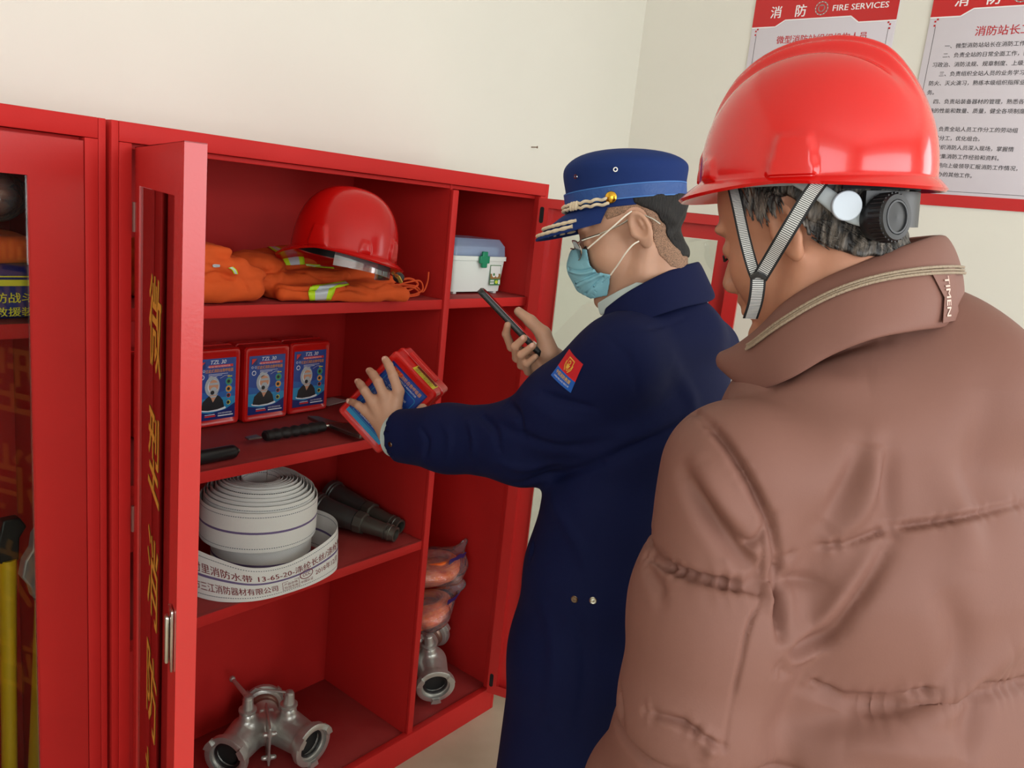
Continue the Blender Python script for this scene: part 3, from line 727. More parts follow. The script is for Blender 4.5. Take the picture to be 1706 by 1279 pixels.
for k in range(3):
    for j in range(2): a.rect(.003 + k * .0055, .003 + j * .007, .0075 + k * .0055, .008 + j * .007, STW, 1)
a.disc(.029, .009, .006, STY, 1, ry=.005); a.rect(.036, .003, .044, .015, STW, 1)
a.build('label', plane_fn((1.075, fy0 - .0006, fz + .018), (1, 0, 0), (0, .04, 1)), e)

# ---- smoke hood boxes
BXRED = mat('red_box_plastic', (200, 22, 18), rough=.28, coat=.25)
LB = mat('label_blue', (26, 66, 150), rough=.35); LB2 = mat('label_deep_blue', (18, 36, 110), rough=.35); LC = mat('label_cyan', (40, 140, 190), rough=.35); LW = mat('label_white', (226, 230, 238), rough=.4)
LO = mat('label_orange', (226, 150, 60), rough=.4); LR = mat('label_red', (214, 40, 36), rough=.4); LK = mat('label_black', (24, 24, 30), rough=.4); LG = mat('label_silver', (176, 184, 190), rough=.4); LS = mat('label_skin', (206, 150, 118), rough=.4); LY = mat('label_yellow', (216, 206, 50), rough=.4); LN = mat('label_green', (70, 150, 90), rough=.4)
BW, BH, BD = .125, .185, .085
def hood_box(fn, parent):
    """fn(u, v, w) -> point: u across, v up, w toward the viewer; box spans 0..BW, 0..BH, -BD..0"""
    g = G()
    def rect(u0, v0, u1, v1, w, r=.008):
        out = []
        for cx, cy, a0 in ((u1 - r, v1 - r, 0), (u0 + r, v1 - r, 90), (u0 + r, v0 + r, 180), (u1 - r, v0 + r, 270)):
            for k in range(5):
                t = math.radians(a0 + 22.5 * k); out.append(Vector(fn(cx + r * math.cos(t), cy + r * math.sin(t), w)))
        return out
    i = .004
    g.ring_loft([rect(i, i, BW - i, BH - i, -BD), rect(0, 0, BW, BH, -BD + .004), rect(0, 0, BW, BH, -.048), rect(-.0022, -.0022, BW + .0022, BH + .0022, -.047), rect(-.0022, -.0022, BW + .0022, BH + .0022, -.040), rect(0, 0, BW, BH, -.039),
                 rect(0, 0, BW, BH, -.004), rect(.003, .003, BW - .003, BH - .003, 0), rect(.009, .009, BW - .009, BH - .009, 0), rect(.0105, .0105, BW - .0105, BH - .0105, -.0012)])
    g.done('case', BXRED, parent, sharp=35)
def front_label(fn, parent):
    a = Art(.00018); W_, H_ = .101, .146
    a.rect(0, 0, W_, H_, LB); a.rect(0, 0, W_, .052, LC, 1); a.poly([(0, .052), (W_, .052), (W_, .075), (W_ * .5, .062), (0, .07)], mat('label_mid_blue', (30, 92, 170), rough=.35), 1)
    a.poly([(0, 0), (W_, 0), (W_, .036), (W_ * .75, .022), (W_ * .35, .016), (0, .022)], LB2, 2)
    a.text('TZL 30', W_ * .54, H_ - .013, .013, LW, 3, bold=.03, italic=.25, align='c', width=.040)
    a.rect(.030, H_ - .0215, W_ - .008, H_ - .0155, LR, 2); a.text('FIRE SELF RESCUE RESPIRATOR', W_ * .56, H_ - .0208, .0050, LW, 3, align='c', width=.058)
    a.text('过滤式消防自救呼吸器', W_ * .57, H_ - .0325, .0092, LO, 3, bold=.02, align='c', width=.072)
    for k in range(3): a.rect(.030, H_ - .0375 - k * .0032, .030 + (.05, .035, .022)[k], H_ - .0365 - k * .0032, LW, 2)
    a.rect(.006, H_ - .022, .022, H_ - .006, LB2, 2); a.poly([(.007, H_ - .021), (.021, H_ - .007), (.007, H_ - .007)], LR, 3)
    for u, v, r in ((.009, .118, .0028), (.018, .118, .0028), (.0135, .104, .006)): a.disc(u, v, r, LW, 3); a.disc(u, v, r * .7, LB, 4)
    # bust with hood and mask
    a.disc(.043, .026, .034, LW, 3, ry=.006)
    a.poly([(.012, .026), (.016, .045), (.026, .054), (.036, .060), (.050, .060), (.060, .055), (.068, .045), (.072, .028), (.055, .024), (.03, .023)], LK, 4)
    a.poly([(.034, .060), (.042, .042), (.054, .060)], LS, 5); a.disc(.040, .080, .019, LG, 4, ry=.024); a.disc(.042, .080, .014, LW, 5, ry=.017); a.disc(.043, .081, .0125, LS, 6, ry=.015); a.rect(.031, .084, .056, .089, LG, 7)
    a.disc(.043, .070, .009, LG, 7); a.disc(.040, .066, .005, LK, 8); a.disc(.036, .098, .007, LG, 5); a.poly([(.028, .064), (.034, .058), (.050, .058), (.056, .064), (.05, .054), (.036, .054)], LG, 6)
    for v, c in ((.089, LN), (.071, LO), (.055, LR), (.038, LY)): a.disc(.083, v, .0095 if v > .06 else .007, LC, 4); a.disc(.083, v, .0078 if v > .06 else .0055, c, 5); a.disc(.082, v, .004, LK, 6)
    a.rect(.079, .1000, .091, .1025, LY, 4); a.line([(.060, .098), (.072, .104), (.084, .104)], .0006, LW, 4)
    a.rect(.022, .007, .050, .0105, LR, 3); a.rect(.022, .012, .048, .0135, LW, 3); a.text('过滤式消防自救呼吸器', .056, .012, .0045, LW, 3, width=.036); a.rect(.056, .0065, .096, .009, LW, 3)
    a.build('label', lambda u, v, h: fn(.012 + u, .017 + v, -.0010 + h), parent)
def shelf_fn(x0, y0, z0, rz):
    c, s = math.cos(rz), math.sin(rz)
    return lambda u, v, w: np.array([x0 + u * c + w * s * 1.0, y0 + u * s - w * c, z0 + v])
BZ = .983 + .0026
for (x0, y0, rz, lab) in ((.302, .268, .02, 'red respirator box with blue front, partly hidden by the open door edge'), (.433, .262, .0, 'middle red respirator box of the three showing their blue fronts'), (.567, .270, .03, 'rightmost red respirator box standing on the middle shelf'), (.168, .262, 0, 'red respirator box seen only as a blue sliver in the hinge gap')):
    e = empty('respirator_box', (x0 + .06, y0 + .04, .983), lab, 'respirator box', 'boxed smoke hoods in a row on the middle shelf')
    fn = shelf_fn(x0, y0, BZ, rz); hood_box(fn, e); front_label(fn, e)

# ---- held box
def c2w(x, y, z): return RR * x + DD * y + FF * z
hv = c2w(.69, -.665, -.26); hv /= np.linalg.norm(hv); hu = c2w(.5, .60, -.02); hu -= hv * (hu @ hv); hu /= np.linalg.norm(hu); hn = np.cross(hu, hv)
HO = V(561, 684, 1.69)           # lower left corner of the front face
def held_fn(u, v, w): return HO + hu * u + hv * v + hn * w
eb = empty('respirator_box', held_fn(.06, .09, -.04), 'red respirator box tilted in the officer\'s outstretched left hand', 'respirator box')
hood_box(held_fn, eb)
a = Art(.0002); W_, H_ = .101, .150
a.rect(0, 0, W_, H_, LB2); a.rect(.003, .003, W_ - .003, H_ - .003, LB, 1)
a.text('过滤式消防自救呼吸器', W_ / 2, H_ - .014, .009, LO, 3, bold=.02, align='c', width=.082); a.rect(.010, H_ - .0145, .036, H_ - .0055, LR, 2)
a.text('FIRE SELF RESCUE RESPIRATOR', W_ / 2, H_ - .021, .005, LW, 3, align='c', width=.070)
fr_ = [(.010, .012), (.010, H_ - .030), (.014, H_ - .026), (W_ - .014, H_ - .026), (W_ - .010, H_ - .030), (W_ - .010, .012), (.010, .012)]; a.line(fr_, .0014, LC, 2)
a.text('产品使用说明', .016, H_ - .036, .006, LW, 3)
for k in range(14):
    a.text(('一、打开盒盖取出呼吸器', '二、拔掉前后两个罐塞', '三、戴上头罩拉紧头带', '四、选择路径果断逃生')[k % 4], .016, H_ - .045 - k * .0068, .0048, LW, 3, width=(.062, .056, .066, .050)[k % 4])
a.rect(0, 0, W_, .010, LC, 2)
a.build('label', lambda u, v, h: held_fn(.012 + u, .017 + v, -.0010 + h), eb)
# yellow sticker wraps the top end
a = Art(.0002); a.rect(.0, .0, .060, .030, LY); a.rect(.002, .018, .058, .028, mat('sticker_dark_red', (110, 30, 24), rough=.5), 1)
for k in range(4): a.text('消防产品合格', .004, .002 + k * .0038, .0042, LK, 1, width=.05 - .006 * (k % 2))
a.build('sticker', lambda u, v, h: held_fn(.050 + u, BH + .0004 + h, -.002 - v * 1.25), eb)
g = G()
def hb(u0, v0, w0, u1, v1, w1):
    cs = [held_fn(u, v, w) for u, v, w in ((u0, v0, w0), (u1, v0, w0), (u1, v1, w0), (u0, v1, w0))]; ds = [held_fn(u, v, w) for u, v, w in ((u0, v0, w1), (u1, v0, w1), (u1, v1, w1), (u0, v1, w1))]
    g.ring_loft([[Vector(c) for c in cs], [Vector(c) for c in ds]])
hb(.02, BH + .0022, -.05, .10, BH + .010, -.036); g.done('latch', BXRED, eb, bevel=.0015)

# ---- tools and paper on the middle shelf
g = G(); q = [np.array((x, y, .9845)) for x, y in ((.715, .300), (.800, .318), (.785, .368), (.712, .355))]
g.ring_loft([[Vector(p) for p in q], [Vector(p) + Vector((0, 0, .0015)) for p in q]]); o = g.done('leaflet', mat('grey_paper', (176, 166, 168), rough=.8)); tag(o, 'small grey printed leaflet lying beside the rightmost respirator box', 'leaflet')
STEEL = mat('worn_steel', (120, 112, 106), rough=.35, metal=.9); GRIP = mat('black_rubber_grip', (24, 24, 24), rough=.6, bump=.4, bscale=120)
e = empty('fire_hatchet', onZ(540, 712, .985), 'fire hatchet with wrapped black grip lying in front of the respirator boxes', 'hatchet')
hz = .9985; A = onZ(412, 730, hz); Bp = onZ(440, 726, hz); Cp = onZ(538, 710, hz); Dp = onZ(562, 707, hz)
ax = (Cp - A) / np.linalg.norm(Cp - A); sd = np.cross((0, 0, 1), ax)
g = G(); pr = [(-.002, -.010), (.030, -.012), (.030, .012), (-.002, .008)]; g.prism([(u, v) for u, v in pr], -.002, .002, lambda u, v, h: Vector(A + ax * u + sd * v + np.array([0, 0, h]))); g.done('pry_end', STEEL, e, bevel=.0008)
g = G(); n = 40; L = np.linalg.norm(Cp - Bp); rings = []
for i in range(n + 1):
    t = i / n; r = .0125 + .0016 * math.sin(t * 40) * (1 if .1 < t < .9 else 0); r *= (.7 if t < .01 else 1); c = Bp + (Cp - Bp) * t
    rings.append([Vector(c + sd * r * 1.25 * math.cos(a_) + np.array([0, 0, 1]) * r * .95 * math.sin(a_)) for a_ in np.linspace(0, 2 * np.pi, 20, endpoint=False)])
g.ring_loft(rings); g.done('grip', GRIP, e)
g = G(); g.tube([Vector(Cp), Vector(Dp), Vector(onZ(580, 708, hz))], .006, n=12, rb=.005)
g.done('neck', CHROME, e)
hp = [onZ(*p, hz) for p in ((512, 695), (530, 696), (552, 702), (575, 708), (592, 700), (604, 706), (612, 722), (600, 728), (580, 722), (560, 714), (535, 705), (520, 699))]
g = G(); g.ring_loft([[Vector(p) - Vector((0, 0, .005)) for p in hp], [Vector(p) + Vector((0, 0, .005)) for p in hp]]); g.done('axe_head', STEEL, e, bevel=.002)
e = empty('flashlight', onZ(360, 757, .983), 'black cylindrical torch lying at the front left of the middle shelf', 'torch')
g = G(); A = onZ(270, 774, .998); Bp = onZ(394, 751, .998); A[2] = Bp[2] = .9985; g.lathe(A, Bp - A, [(0, .013), (.004, .0148), (np.linalg.norm(Bp - A) - .012, .0148), (np.linalg.norm(Bp - A) - .006, .0135), (np.linalg.norm(Bp - A), .009)]); g.done('barrel', BLACKP, e)
d = (Bp - A) / np.linalg.norm(Bp - A); g = G(); g.cyl(Bp, Bp + d * .005, .005); g.done('switch', STEEL, e)
# ---------------------------------------------------------------- flat hose rolls
def hose_mat():
    m = bpy.data.materials.new('woven_white_hose'); m.use_nodes = True; nt = m.node_tree; b = nt.nodes['Principled BSDF']; b.inputs['Roughness'].default_value = .6
    uv = nt.nodes.new('ShaderNodeUVMap'); sep = nt.nodes.new('ShaderNodeSeparateXYZ'); nt.links.new(uv.outputs[0], sep.inputs[0])
    def math_(op, a, b_=None, v=None):
        n = nt.nodes.new('ShaderNodeMath'); n.operation = op
        for i, s in enumerate((a, b_)):
            if s is None: continue
            if isinstance(s, (int, float)): n.inputs[i].default_value = s
            else: nt.links.new(s, n.inputs[i])
        return n.outputs[0]
    u, v = sep.outputs[0], sep.outputs[1]
    tw = math_('FRACT', math_('ADD', math_('MULTIPLY', u, 260.0), math_('MULTIPLY', v, 34.0)))             # twill lines
    r1 = nt.nodes.new('ShaderNodeValToRGB'); r1.color_ramp.elements[0].color = (*s2l((250, 250, 246)), 1); r1.color_ramp.elements[1].color = (*s2l((206, 208, 202)), 1); r1.color_ramp.elements[0].position = .5; r1.color_ramp.elements[1].position = .75; nt.links.new(tw, r1.inputs[0])
    def band(c, w): return math_('LESS_THAN', math_('ABSOLUTE', math_('SUBTRACT', v, c)), w)
    dash = math_('GREATER_THAN', math_('FRACT', math_('MULTIPLY', u, 190.0)), .4)
    edge = math_('MULTIPLY', math_('MAXIMUM', band(.10, .010), band(.90, .010)), dash)
    mx = nt.nodes.new('ShaderNodeMixRGB'); nt.links.new(band(.5, .028), mx.inputs[0]); nt.links.new(r1.outputs[0], mx.inputs[1]); mx.inputs[2].default_value = (*s2l((112, 96, 140)), 1)
    mx2 = nt.nodes.new('ShaderNodeMixRGB'); nt.links.new(edge, mx2.inputs[0]); nt.links.new(mx.outputs[0], mx2.inputs[1]); mx2.inputs[2].default_value = (*s2l((84, 100, 110)), 1)
    nt.links.new(mx2.outputs[0], b.inputs['Base Color']); return m
HOSE = hose_mat()
def hose_strip(g, B_, T_, th=.0032, closed=False):
    """band between a lower and an upper edge line"""
    n = len(B_); uvl = g.uv; rings = []; L = [0.0]
    for i in range(1, n): L.append(L[-1] + float(np.linalg.norm((B_[i] + T_[i] - B_[i - 1] - T_[i - 1]) / 2)))
    for i in range(n):
        t = B_[min(i + 1, n - 1)] - B_[max(i - 1, 0)]; up = T_[i] - B_[i]; nn = np.cross(t, up); nn /= np.linalg.norm(nn) + 1e-9
        m = 6; r = []
        for k in range(m + 1):
            s = k / m; r.append((B_[i] + up * s + nn * th * .5 * (1 - (2 * s - 1) ** 8 * .8), s))
        for k in range(m, -1, -1):
            s = k / m; r.append((B_[i] + up * s - nn * th * .5 * (1 - (2 * s - 1) ** 8 * .8), s))
        rings.append(r)
    R = g.ring_loft([[Vector(p) for p, _ in r] for r in rings]); idx = {}
    for i, (row, r) in enumerate(zip(R, rings)):
        for v, (_, s) in zip(row, r): idx[v] = (L[i], s)
    for f in g.bm.faces:
        for lp in f.loops:
            if lp.vert in idx: lp[g.uv].uv = idx[lp.vert]
def spiral(g, c, r0, r1, turns, z0, h, rise, seed=1, squash=1.0, start=0.0):
    q = np.random.default_rng(seed); n = int(turns * 56); B_, T_ = [], []
    for i in range(n + 1):
        t = i / n; a = start + t * turns * 2 * math.pi; r = r0 + (r1 - r0) * t; r += .0012 * math.sin(a * 1.7 + seed) ; z = z0 + rise(t) + .0015 * math.sin(a * .9 + seed)
        p = np.array([c[0] + r * math.cos(a), c[1] + r * math.sin(a) * squash, z]); B_.append(p); T_.append(p + np.array([0, 0, h]))
    hose_strip(g, B_, T_)
hc = (.408, .142)
e = empty('fire_hose_roll', (hc[0], hc[1], .666), 'white flat fire hose in two stacked coils, red printing on its loose outer turn', 'fire hose')
g = G(); spiral(g, hc, .136, .040, 12, .760, .092, lambda t: .0 if t < .085 else min(.040, .010 + .036 * ((t - .085) / .5)), 2, start=.6); g.done('upper_coil', HOSE, e)
g = G(); spiral(g, (.42, .145), .118, .05, 8, .6675, .090, lambda t: 0, 5); g.done('lower_coil', HOSE, e)
Bp = [(.300, .285), (.228, .215), (.218, .120), (.245, .045), (.306, -.002), (.385, -.016), (.470, -.012), (.540, .014), (.572, .070), (.574, .150), (.530, .250), (.45, .285)]
Tp = [(.310, .280, .764), (.240, .225, .766), (.232, .150, .766), (.250, .085, .758), (.300, .012, .742), (.375, -.010, .738), (.462, -.004, .750), (.536, .020, .764), (.578, .078, .768), (.580, .155, .766), (.535, .25, .764), (.45, .285, .762)]
B_ = catmull([np.array((x, y, .6675)) for x, y in Bp], 12); T_ = catmull([np.array(p) for p in Tp], 12)
g = G(); hose_strip(g, B_, T_); g.done('outer_turn', HOSE, e)
# printing follows the outer turn
cum = np.concatenate([[0], np.cumsum([np.linalg.norm((B_[i + 1] + T_[i + 1] - B_[i] - T_[i]) / 2) for i in range(len(B_) - 1)])]); BA, TA = np.array(B_), np.array(T_)
def on_hose(u, v, h):
    b = np.array([np.interp(u, cum, BA[:, k]) for k in range(3)]); t = np.array([np.interp(u, cum, TA[:, k]) for k in range(3)])
    b2 = np.array([np.interp(u + .004, cum, BA[:, k]) for k in range(3)]); n_ = np.cross(b2 - b, t - b); n_ /= np.linalg.norm(n_)
    return b + (t - b) * (v / .1) + n_ * (h + .0019)
HINK = mat('hose_red_print', (128, 40, 44), rough=.7); us = float(cum[int(12 * 2.05)])
a = Art(.0002)
a.text('有衬里消防水带 13-65-20-涤纶长丝/涤纶长丝-聚氨酯', us, .058, .022, HINK, 1, bold=.02, width=.52)
a.text('州市三江消防器材有限公司', us + .005, .020, .021, HINK, 1, bold=.02, width=.205)
u2 = us + .222
a.line([(u2, .014), (u2 + .042, .014), (u2 + .042, .040), (u2, .040), (u2, .014)], .0011, HINK, 1); a.text('产品合格', u2 + .004, .029, .0085, HINK, 1, width=.034); a.text('检验专用', u2 + .004, .018, .0085, HINK, 1, width=.034)
for k in range(24):
    t0, t1 = 2 * math.pi * k / 24, 2 * math.pi * (k + 1) / 24
    a.line([(u2 + .064 + .018 * math.cos(t0), .042 + .013 * math.sin(t0)), (u2 + .064 + .018 * math.cos(t1), .042 + .013 * math.sin(t1))], .0022, HINK, 2)
a.text('CCC', u2 + .064, .037, .014, HINK, 2, align='c', width=.022, bold=.03); a.text('中国认证', u2 + .064, .018, .009, HINK, 1, align='c'); a.text('2018年12月', u2 + .090, .026, .018, HINK, 1, width=.085)
a.build('printing', on_hose, e)

# ---------------------------------------------------------------- nozzles
GUN = mat('dark_grey_alloy', (92, 96, 94), rough=.35, metal=.55, bump=.1, bscale=90); GUN2 = mat('olive_grey_alloy', (104, 104, 96), rough=.35, metal=.6)
for (a_, b_, lab) in (((.672, .280, .0465), (.760, .046, .0225), 'grey metal hose nozzle lying in front, its tip turned toward the divider'), ((.768, .335, .0465), (.8025, .075, .0235), 'darker grey hose nozzle lying behind the other one against the divider')):
    A = np.array([a_[0], a_[1], .666 + a_[2]]); Bq = np.array([b_[0], b_[1], .666 + b_[2]]); L = np.linalg.norm(Bq - A); e = empty('hose_nozzle', (A + Bq) / 2, lab, 'hose nozzle', None)
    g = G(); g.lathe(A, Bq - A, [(0, .036), (.004, .042), (.018, .042), (.020, .039), (.026, .039), (.028, .036), (.06, .033), (L * .52, .0275)], cap1=True); g.done('barrel', GUN, e, sharp=30)
    g = G(); g.lathe(A, Bq - A, [(L * .52 + .0005, .027), (L * .52 + .003, .031), (L * .62, .030), (L * .63, .025)], n=8); g.done('collar', GUN2, e, sharp=30)
    g = G(); g.lathe(A, Bq - A, [(L * .63 + .0005, .0235), (L * .86, .0195), (L * .865, .0222), (L * .89, .0222), (L * .895, .0195), (L * .915, .0195), (L * .92, .0222), (L * .94, .0222), (L * .945, .0205), (L, .0200), (L, .0150), (L - .02, .0135)], cap1=True); g.done('tip', GUN2, e, sharp=30)
    if lab.startswith('grey'):
        pass

# ---------------------------------------------------------------- three-way hose dividers
ALU = mat('cast_aluminium', (196, 196, 190), rough=.36, metal=.7, bump=.25, bscale=160, noise=.06, nscale=30); ALUB = mat('pipe_bore', (30, 28, 27), rough=.7); RUST = mat('brownish_alloy', (150, 122, 108), rough=.4, metal=.7)
def coupling(Mx, parent, r, name='coupling', L=.03):
    g = G(Mx); g.lathe((0, 0, 0), (1, 0, 0), [(0, r * .78), (.004, r * .95), (L * .5, r * .95), (L * .52, r * 1.08), (L * .95, r * 1.08), (L, r * 1.03), (L, r * .80), (L * .7, r * .78), (L * .7, r * .70), (L * .3, r * .66)], n=40, cap1=False)
    for k in range(3):
        a0 = k * 2 * math.pi / 3 + .5
        pts = [(rr_ * math.cos(a0 + t), rr_ * math.sin(a0 + t)) for rr_, t in ((r * .84, -.22), (r * 1.12, -.26), (r * 1.13, 0), (r * 1.12, .26), (r * .84, .22))]
        g.prism(pts, L * .72, L + .007, lambda u, v, h: Vector((h, u, v)))
    o = g.done(name, ALU, parent, sharp=35)
    g = G(Mx); g.lathe((0, 0, 0), (1, 0, 0), [(L * .2, .001), (L * .2, r * .70)], n=32, cap0=True, cap1=False); g.done('bore', ALUB, o)
    g = G(Mx); g.lathe((0, 0, 0), (1, 0, 0), [(L * .55, r * .70), (L * .62, r * .70), (L * .62, r * .56), (L * .55, r * .56)], n=32, cap0=False, cap1=False); g.done('gasket', BLACKP, o)
def wye(Mx, label, name='hose_divider'):
    """local: inlet along -x, two outlets toward +x spread in y, bonnets up z; origin on the floor under the seam"""
    e = empty(name, Mx.translation, label, 'hose divider', 'three-way hose dividers on the cabinet bottom')
    R3 = np.array(Mx.to_3x3()); T3 = np.array(Mx.translation); zc = .064
    def w(p): return R3 @ np.array(p, float) + T3
    sp = math.radians(34); od = [np.array([math.cos(s * sp), math.sin(s * sp), 0]) for s in (1, -1)]
    pc = [np.array([-.005, s * .052, zc]) for s in (1, -1)]
    fs = [cap(w((-.085, 0, zc)), w((-.02, 0, zc)), .037, .043)]
    for c, d in zip(pc, od): fs += [cap(w(c), w(c + d * .058), .050, .045), cap(w(c + np.array([.006, 0, 0])), w(c + np.array([.006, 0, .056])), .028, .022)]
    f = U(.012, *fs); ax_ = np.array([R3[:, 0], R3[:, 1], R3[:, 2]])
    f = U(.003, f, rbox(w((.005, 0, zc)), (.060, .0035, .056), .003, ax_))
    for s in (1, -1):
        for (x, z) in ((.056, .034), (.056, -.034), (-.040, .040), (-.036, -.040)): f = U(.002, f, cap(w((x, s * .003, zc + z)), w((x, s * .014, zc + z)), .0065))
    for c, d in zip(pc, od): f = cut(.002, f, cap(w(c + d * .088), w(c + d * .12), .038))
    cn = w((0, 0, zc)); blob('body', f, cn - .18, cn + .18, .003, ALU, e, 1)
    for c, d in zip(pc, od):
        q = Matrix.Translation(Vector(c + d * .070)) @ Matrix.Rotation(math.atan2(d[1], d[0]), 4, 'Z'); coupling(Mx @ q, e, .0535, L=.034)
        g = G(Mx); b0 = c + np.array([.006, 0, .070]); g.lathe(b0, (0, 0, 1), [(0, .021), (.004, .023), (.010, .023), (.012, .015), (.040, .013), (.042, .011)], n=24); g.lathe(b0 + np.array([0, 0, .0421]), (0, 0, 1), [(0, .007), (.003, .006)], n=6); g.done('bonnet', ALU, e, sharp=35)
    q = Matrix.Translation(Vector((-.085, 0, zc))) @ Matrix.Rotation(math.pi, 4, 'Z')
    g = G(Mx @ q); g.lathe((0, 0, 0), (1, 0, 0), [(-.03, .036), (.02, .036), (.024, .040), (.030, .041)], n=36); g.done('inlet_pipe', RUST, e)
    coupling(Mx @ q @ Matrix.Translation((.030, 0, 0)), e, .052, 'inlet_coupling', .024)
    g = G(Mx); hb_ = pc[1] + np.array([.006, 0, .112]); tip = hb_ + np.array([-.085, -.035, .006]); g.tube([hb_, hb_ + (tip - hb_) * .5, tip], [.0075, .006, .005], n=12); g.sphere(tip, .0085, n=14); g.lathe(hb_ + np.array([0, 0, -.006]), (0, 0, 1), [(0, .012), (.012, .011), (.014, .008)], n=20); g.done('lever', ALU, e)
    g = G(Mx); hb_ = pc[0] + np.array([.006, 0, .112]); tip = hb_ + np.array([-.03, -.085, .004]); g.tube([hb_, hb_ + (tip - hb_) * .5, tip], [.004, .003, .003], n=10); g.lathe(hb_ + np.array([0, 0, -.006]), (0, 0, 1), [(0, .011), (.010, .010), (.012, .006)], n=20); g.done('lever', ALU, e)
    return e
wd = math.atan2(-.16, -.10)
wye(Matrix.Translation(Vector((.500, .205, .0745))) @ Matrix.Rotation(math.radians(-119), 4, 'Z'), 'cast metal three-way hose divider on the bottom, under the hose roll')
wye(Matrix.Translation(Vector((1.018, .178, .1085))) @ Matrix.Rotation(math.radians(-160), 4, 'Z') @ Matrix.Rotation(math.radians(14), 4, 'Y'), 'cast metal three-way hose divider in the right compartment, under the rope bags')

# ---------------------------------------------------------------- bagged ropes
FILM = clear_mat('clear_plastic_film', (.95, .96, .98), .16, .06, bump=1.0, bscale=70, haze=.10, hazec=(.80, .80, .86)); ROPE = mat('orange_rope', (236, 84, 14), rough=.7, rgb2=(250, 130, 44), nscale=60, bump=.5, bscale=160); PURPLE = mat('purple_print', (46, 26, 92), rough=.5)
def rope_bag(c, size, label, seed, tail, group='bagged orange ropes in the right compartment', yaw=0.0, rope=ROPE):
    e = empty('rope_bag', c, label, 'bagged rope', group); q = np.random.default_rng(seed); c = np.array(c, float)
    for k in range(5):
        g = G(); pts = []
        ph = q.uniform(0, 6); sx, sy, sz = size * (.74 + .07 * q.uniform(-1, 1, 3))
        tilt = q.uniform(-.5, .5)
        for i in range(90):
            t = i / 89 * 2 * math.pi * 2.0; r = 1 - .12 * math.sin(t * .5 + ph)
            p = np.array([math.cos(t) * sx * r, math.sin(t * 1.0) * sy * r * .8, sz * (.28 * (k - 2) + .35 * math.sin(t * .5 + ph) * .5) + tilt * .2 * sx * math.cos(t)]); pts.append(c + p)
        g.tube(pts, .0105, n=8); g.done('rope', rope, e)
    f = wob(wob(ell(c, size * 1.0), .012, 38, seed), .004, 95, seed + 4)
    f = U(.03, f, *[chain([c + np.array(p) for p in t_], rs_, .02) for t_, rs_ in tail])
    P, Q = surface(f, c - size * 1.35 - .06, c + size * 1.35 + .06, .005, 1); mesh_from('plastic_bag', P, Q, FILM, e)
    return e
rope_bag((1.03, .165, .470), np.array([.115, .095, .050]), 'clear bag of orange rope on top of the other rope bag', 11, [([(.08, -.02, .02), (.14, -.01, .055)], [.022, .008])])
rope_bag((1.00, .165, .346), np.array([.125, .095, .050]), 'clear bag of orange rope squeezed between the hose divider and the upper rope bag', 21, [([(.07, -.03, .03), (.13, -.04, .055)], [.026, .018])])
def wrapper(parent, pts, w):
    g = G(); P_ = catmull([np.array(p, float) for p in pts], 6); g.ribbon(P_, Vector((.2, -.3, 1)), [w * (1 + .25 * math.sin(i * 1.3)) for i in range(len(P_))], .0008); o = g.done('printed_wrapper', PURPLE, parent); return o
rb1 = [o for o in bpy.data.objects if o.name.startswith('rope_bag') and o.type == 'EMPTY']
wrapper(rb1[0], [(1.04, .100, .508), (1.08, .098, .516), (1.115, .105, .510)], .018); wrapper(rb1[1], [(1.04, .092, .380), (1.075, .090, .388), (1.10, .098, .394)], .018)
# ---------------------------------------------------------------- contents of the left cabinet
BLUEB = mat('blue_bag_cloth', (28, 30, 110), rough=.5, bump=.3, bscale=60); YEL = mat('yellow_band', (220, 204, 40), rough=.5)
bz = 1.296
e = empty('folded_fire_suit', (-.16, .13, bz), 'orange, blue and yellow folded kit behind the left glass, at the shelf', 'folded suit', 'folded orange fire suits in the red cabinets')
f = wob(rbox((-.21, .14, bz + .045), (.125, .10, .044), .02), .002, 60, 4); P, Q = surface(f, (-.35, .03, bz - .01), (-.07, .26, bz + .10), .004); P[:, 2] = np.maximum(P[:, 2], bz); mesh_from('blue_cloth', P, Q, BLUEB, e); bv = bvh_of(P, Q)
f = wob(rbox((-.21, .14, bz + .112), (.12, .095, .0235), .02), .0025, 60, 6); P, Q = surface(f, (-.35, .03, bz + .07), (-.07, .26, bz + .15), .004); mesh_from('orange_cloth', P, Q, ORANGE, e)
g = G()
yA = .0385
a = Art(.0004); a.rect(0, .056, .25, .066, YEL); a.rect(0, .070, .25, .072, YEL)
a.text('消防战斗服装备消防战斗服', .01, .030, .018, YEL, 0, bold=.02, width=.235); a.text('灭火救援装备灭火救援装备', .01, .008, .016, YEL, 0, bold=.02, width=.235)
a.build('yellow_printing', plane_fn((-.335, .0365, bz), (1, 0, 0), (0, 0, 1)), e); g.bm.free()
rope_bag((-.20, .15, bz + .200), np.array([.115, .085, .055]), 'clear bag of red and orange rope on top of the kit in the left cabinet', 31, [([(.05, 0, .03), (.10, .02, .065)], [.03, .012])], group=None, rope=mat('red_orange_rope', (190, 60, 36), rough=.7, rgb2=(210, 100, 50), nscale=60))
YH = mat('yellow_handle', (222, 176, 20), rough=.4); AXM = mat('pale_axe_steel', (190, 184, 180), rough=.45, metal=.5)
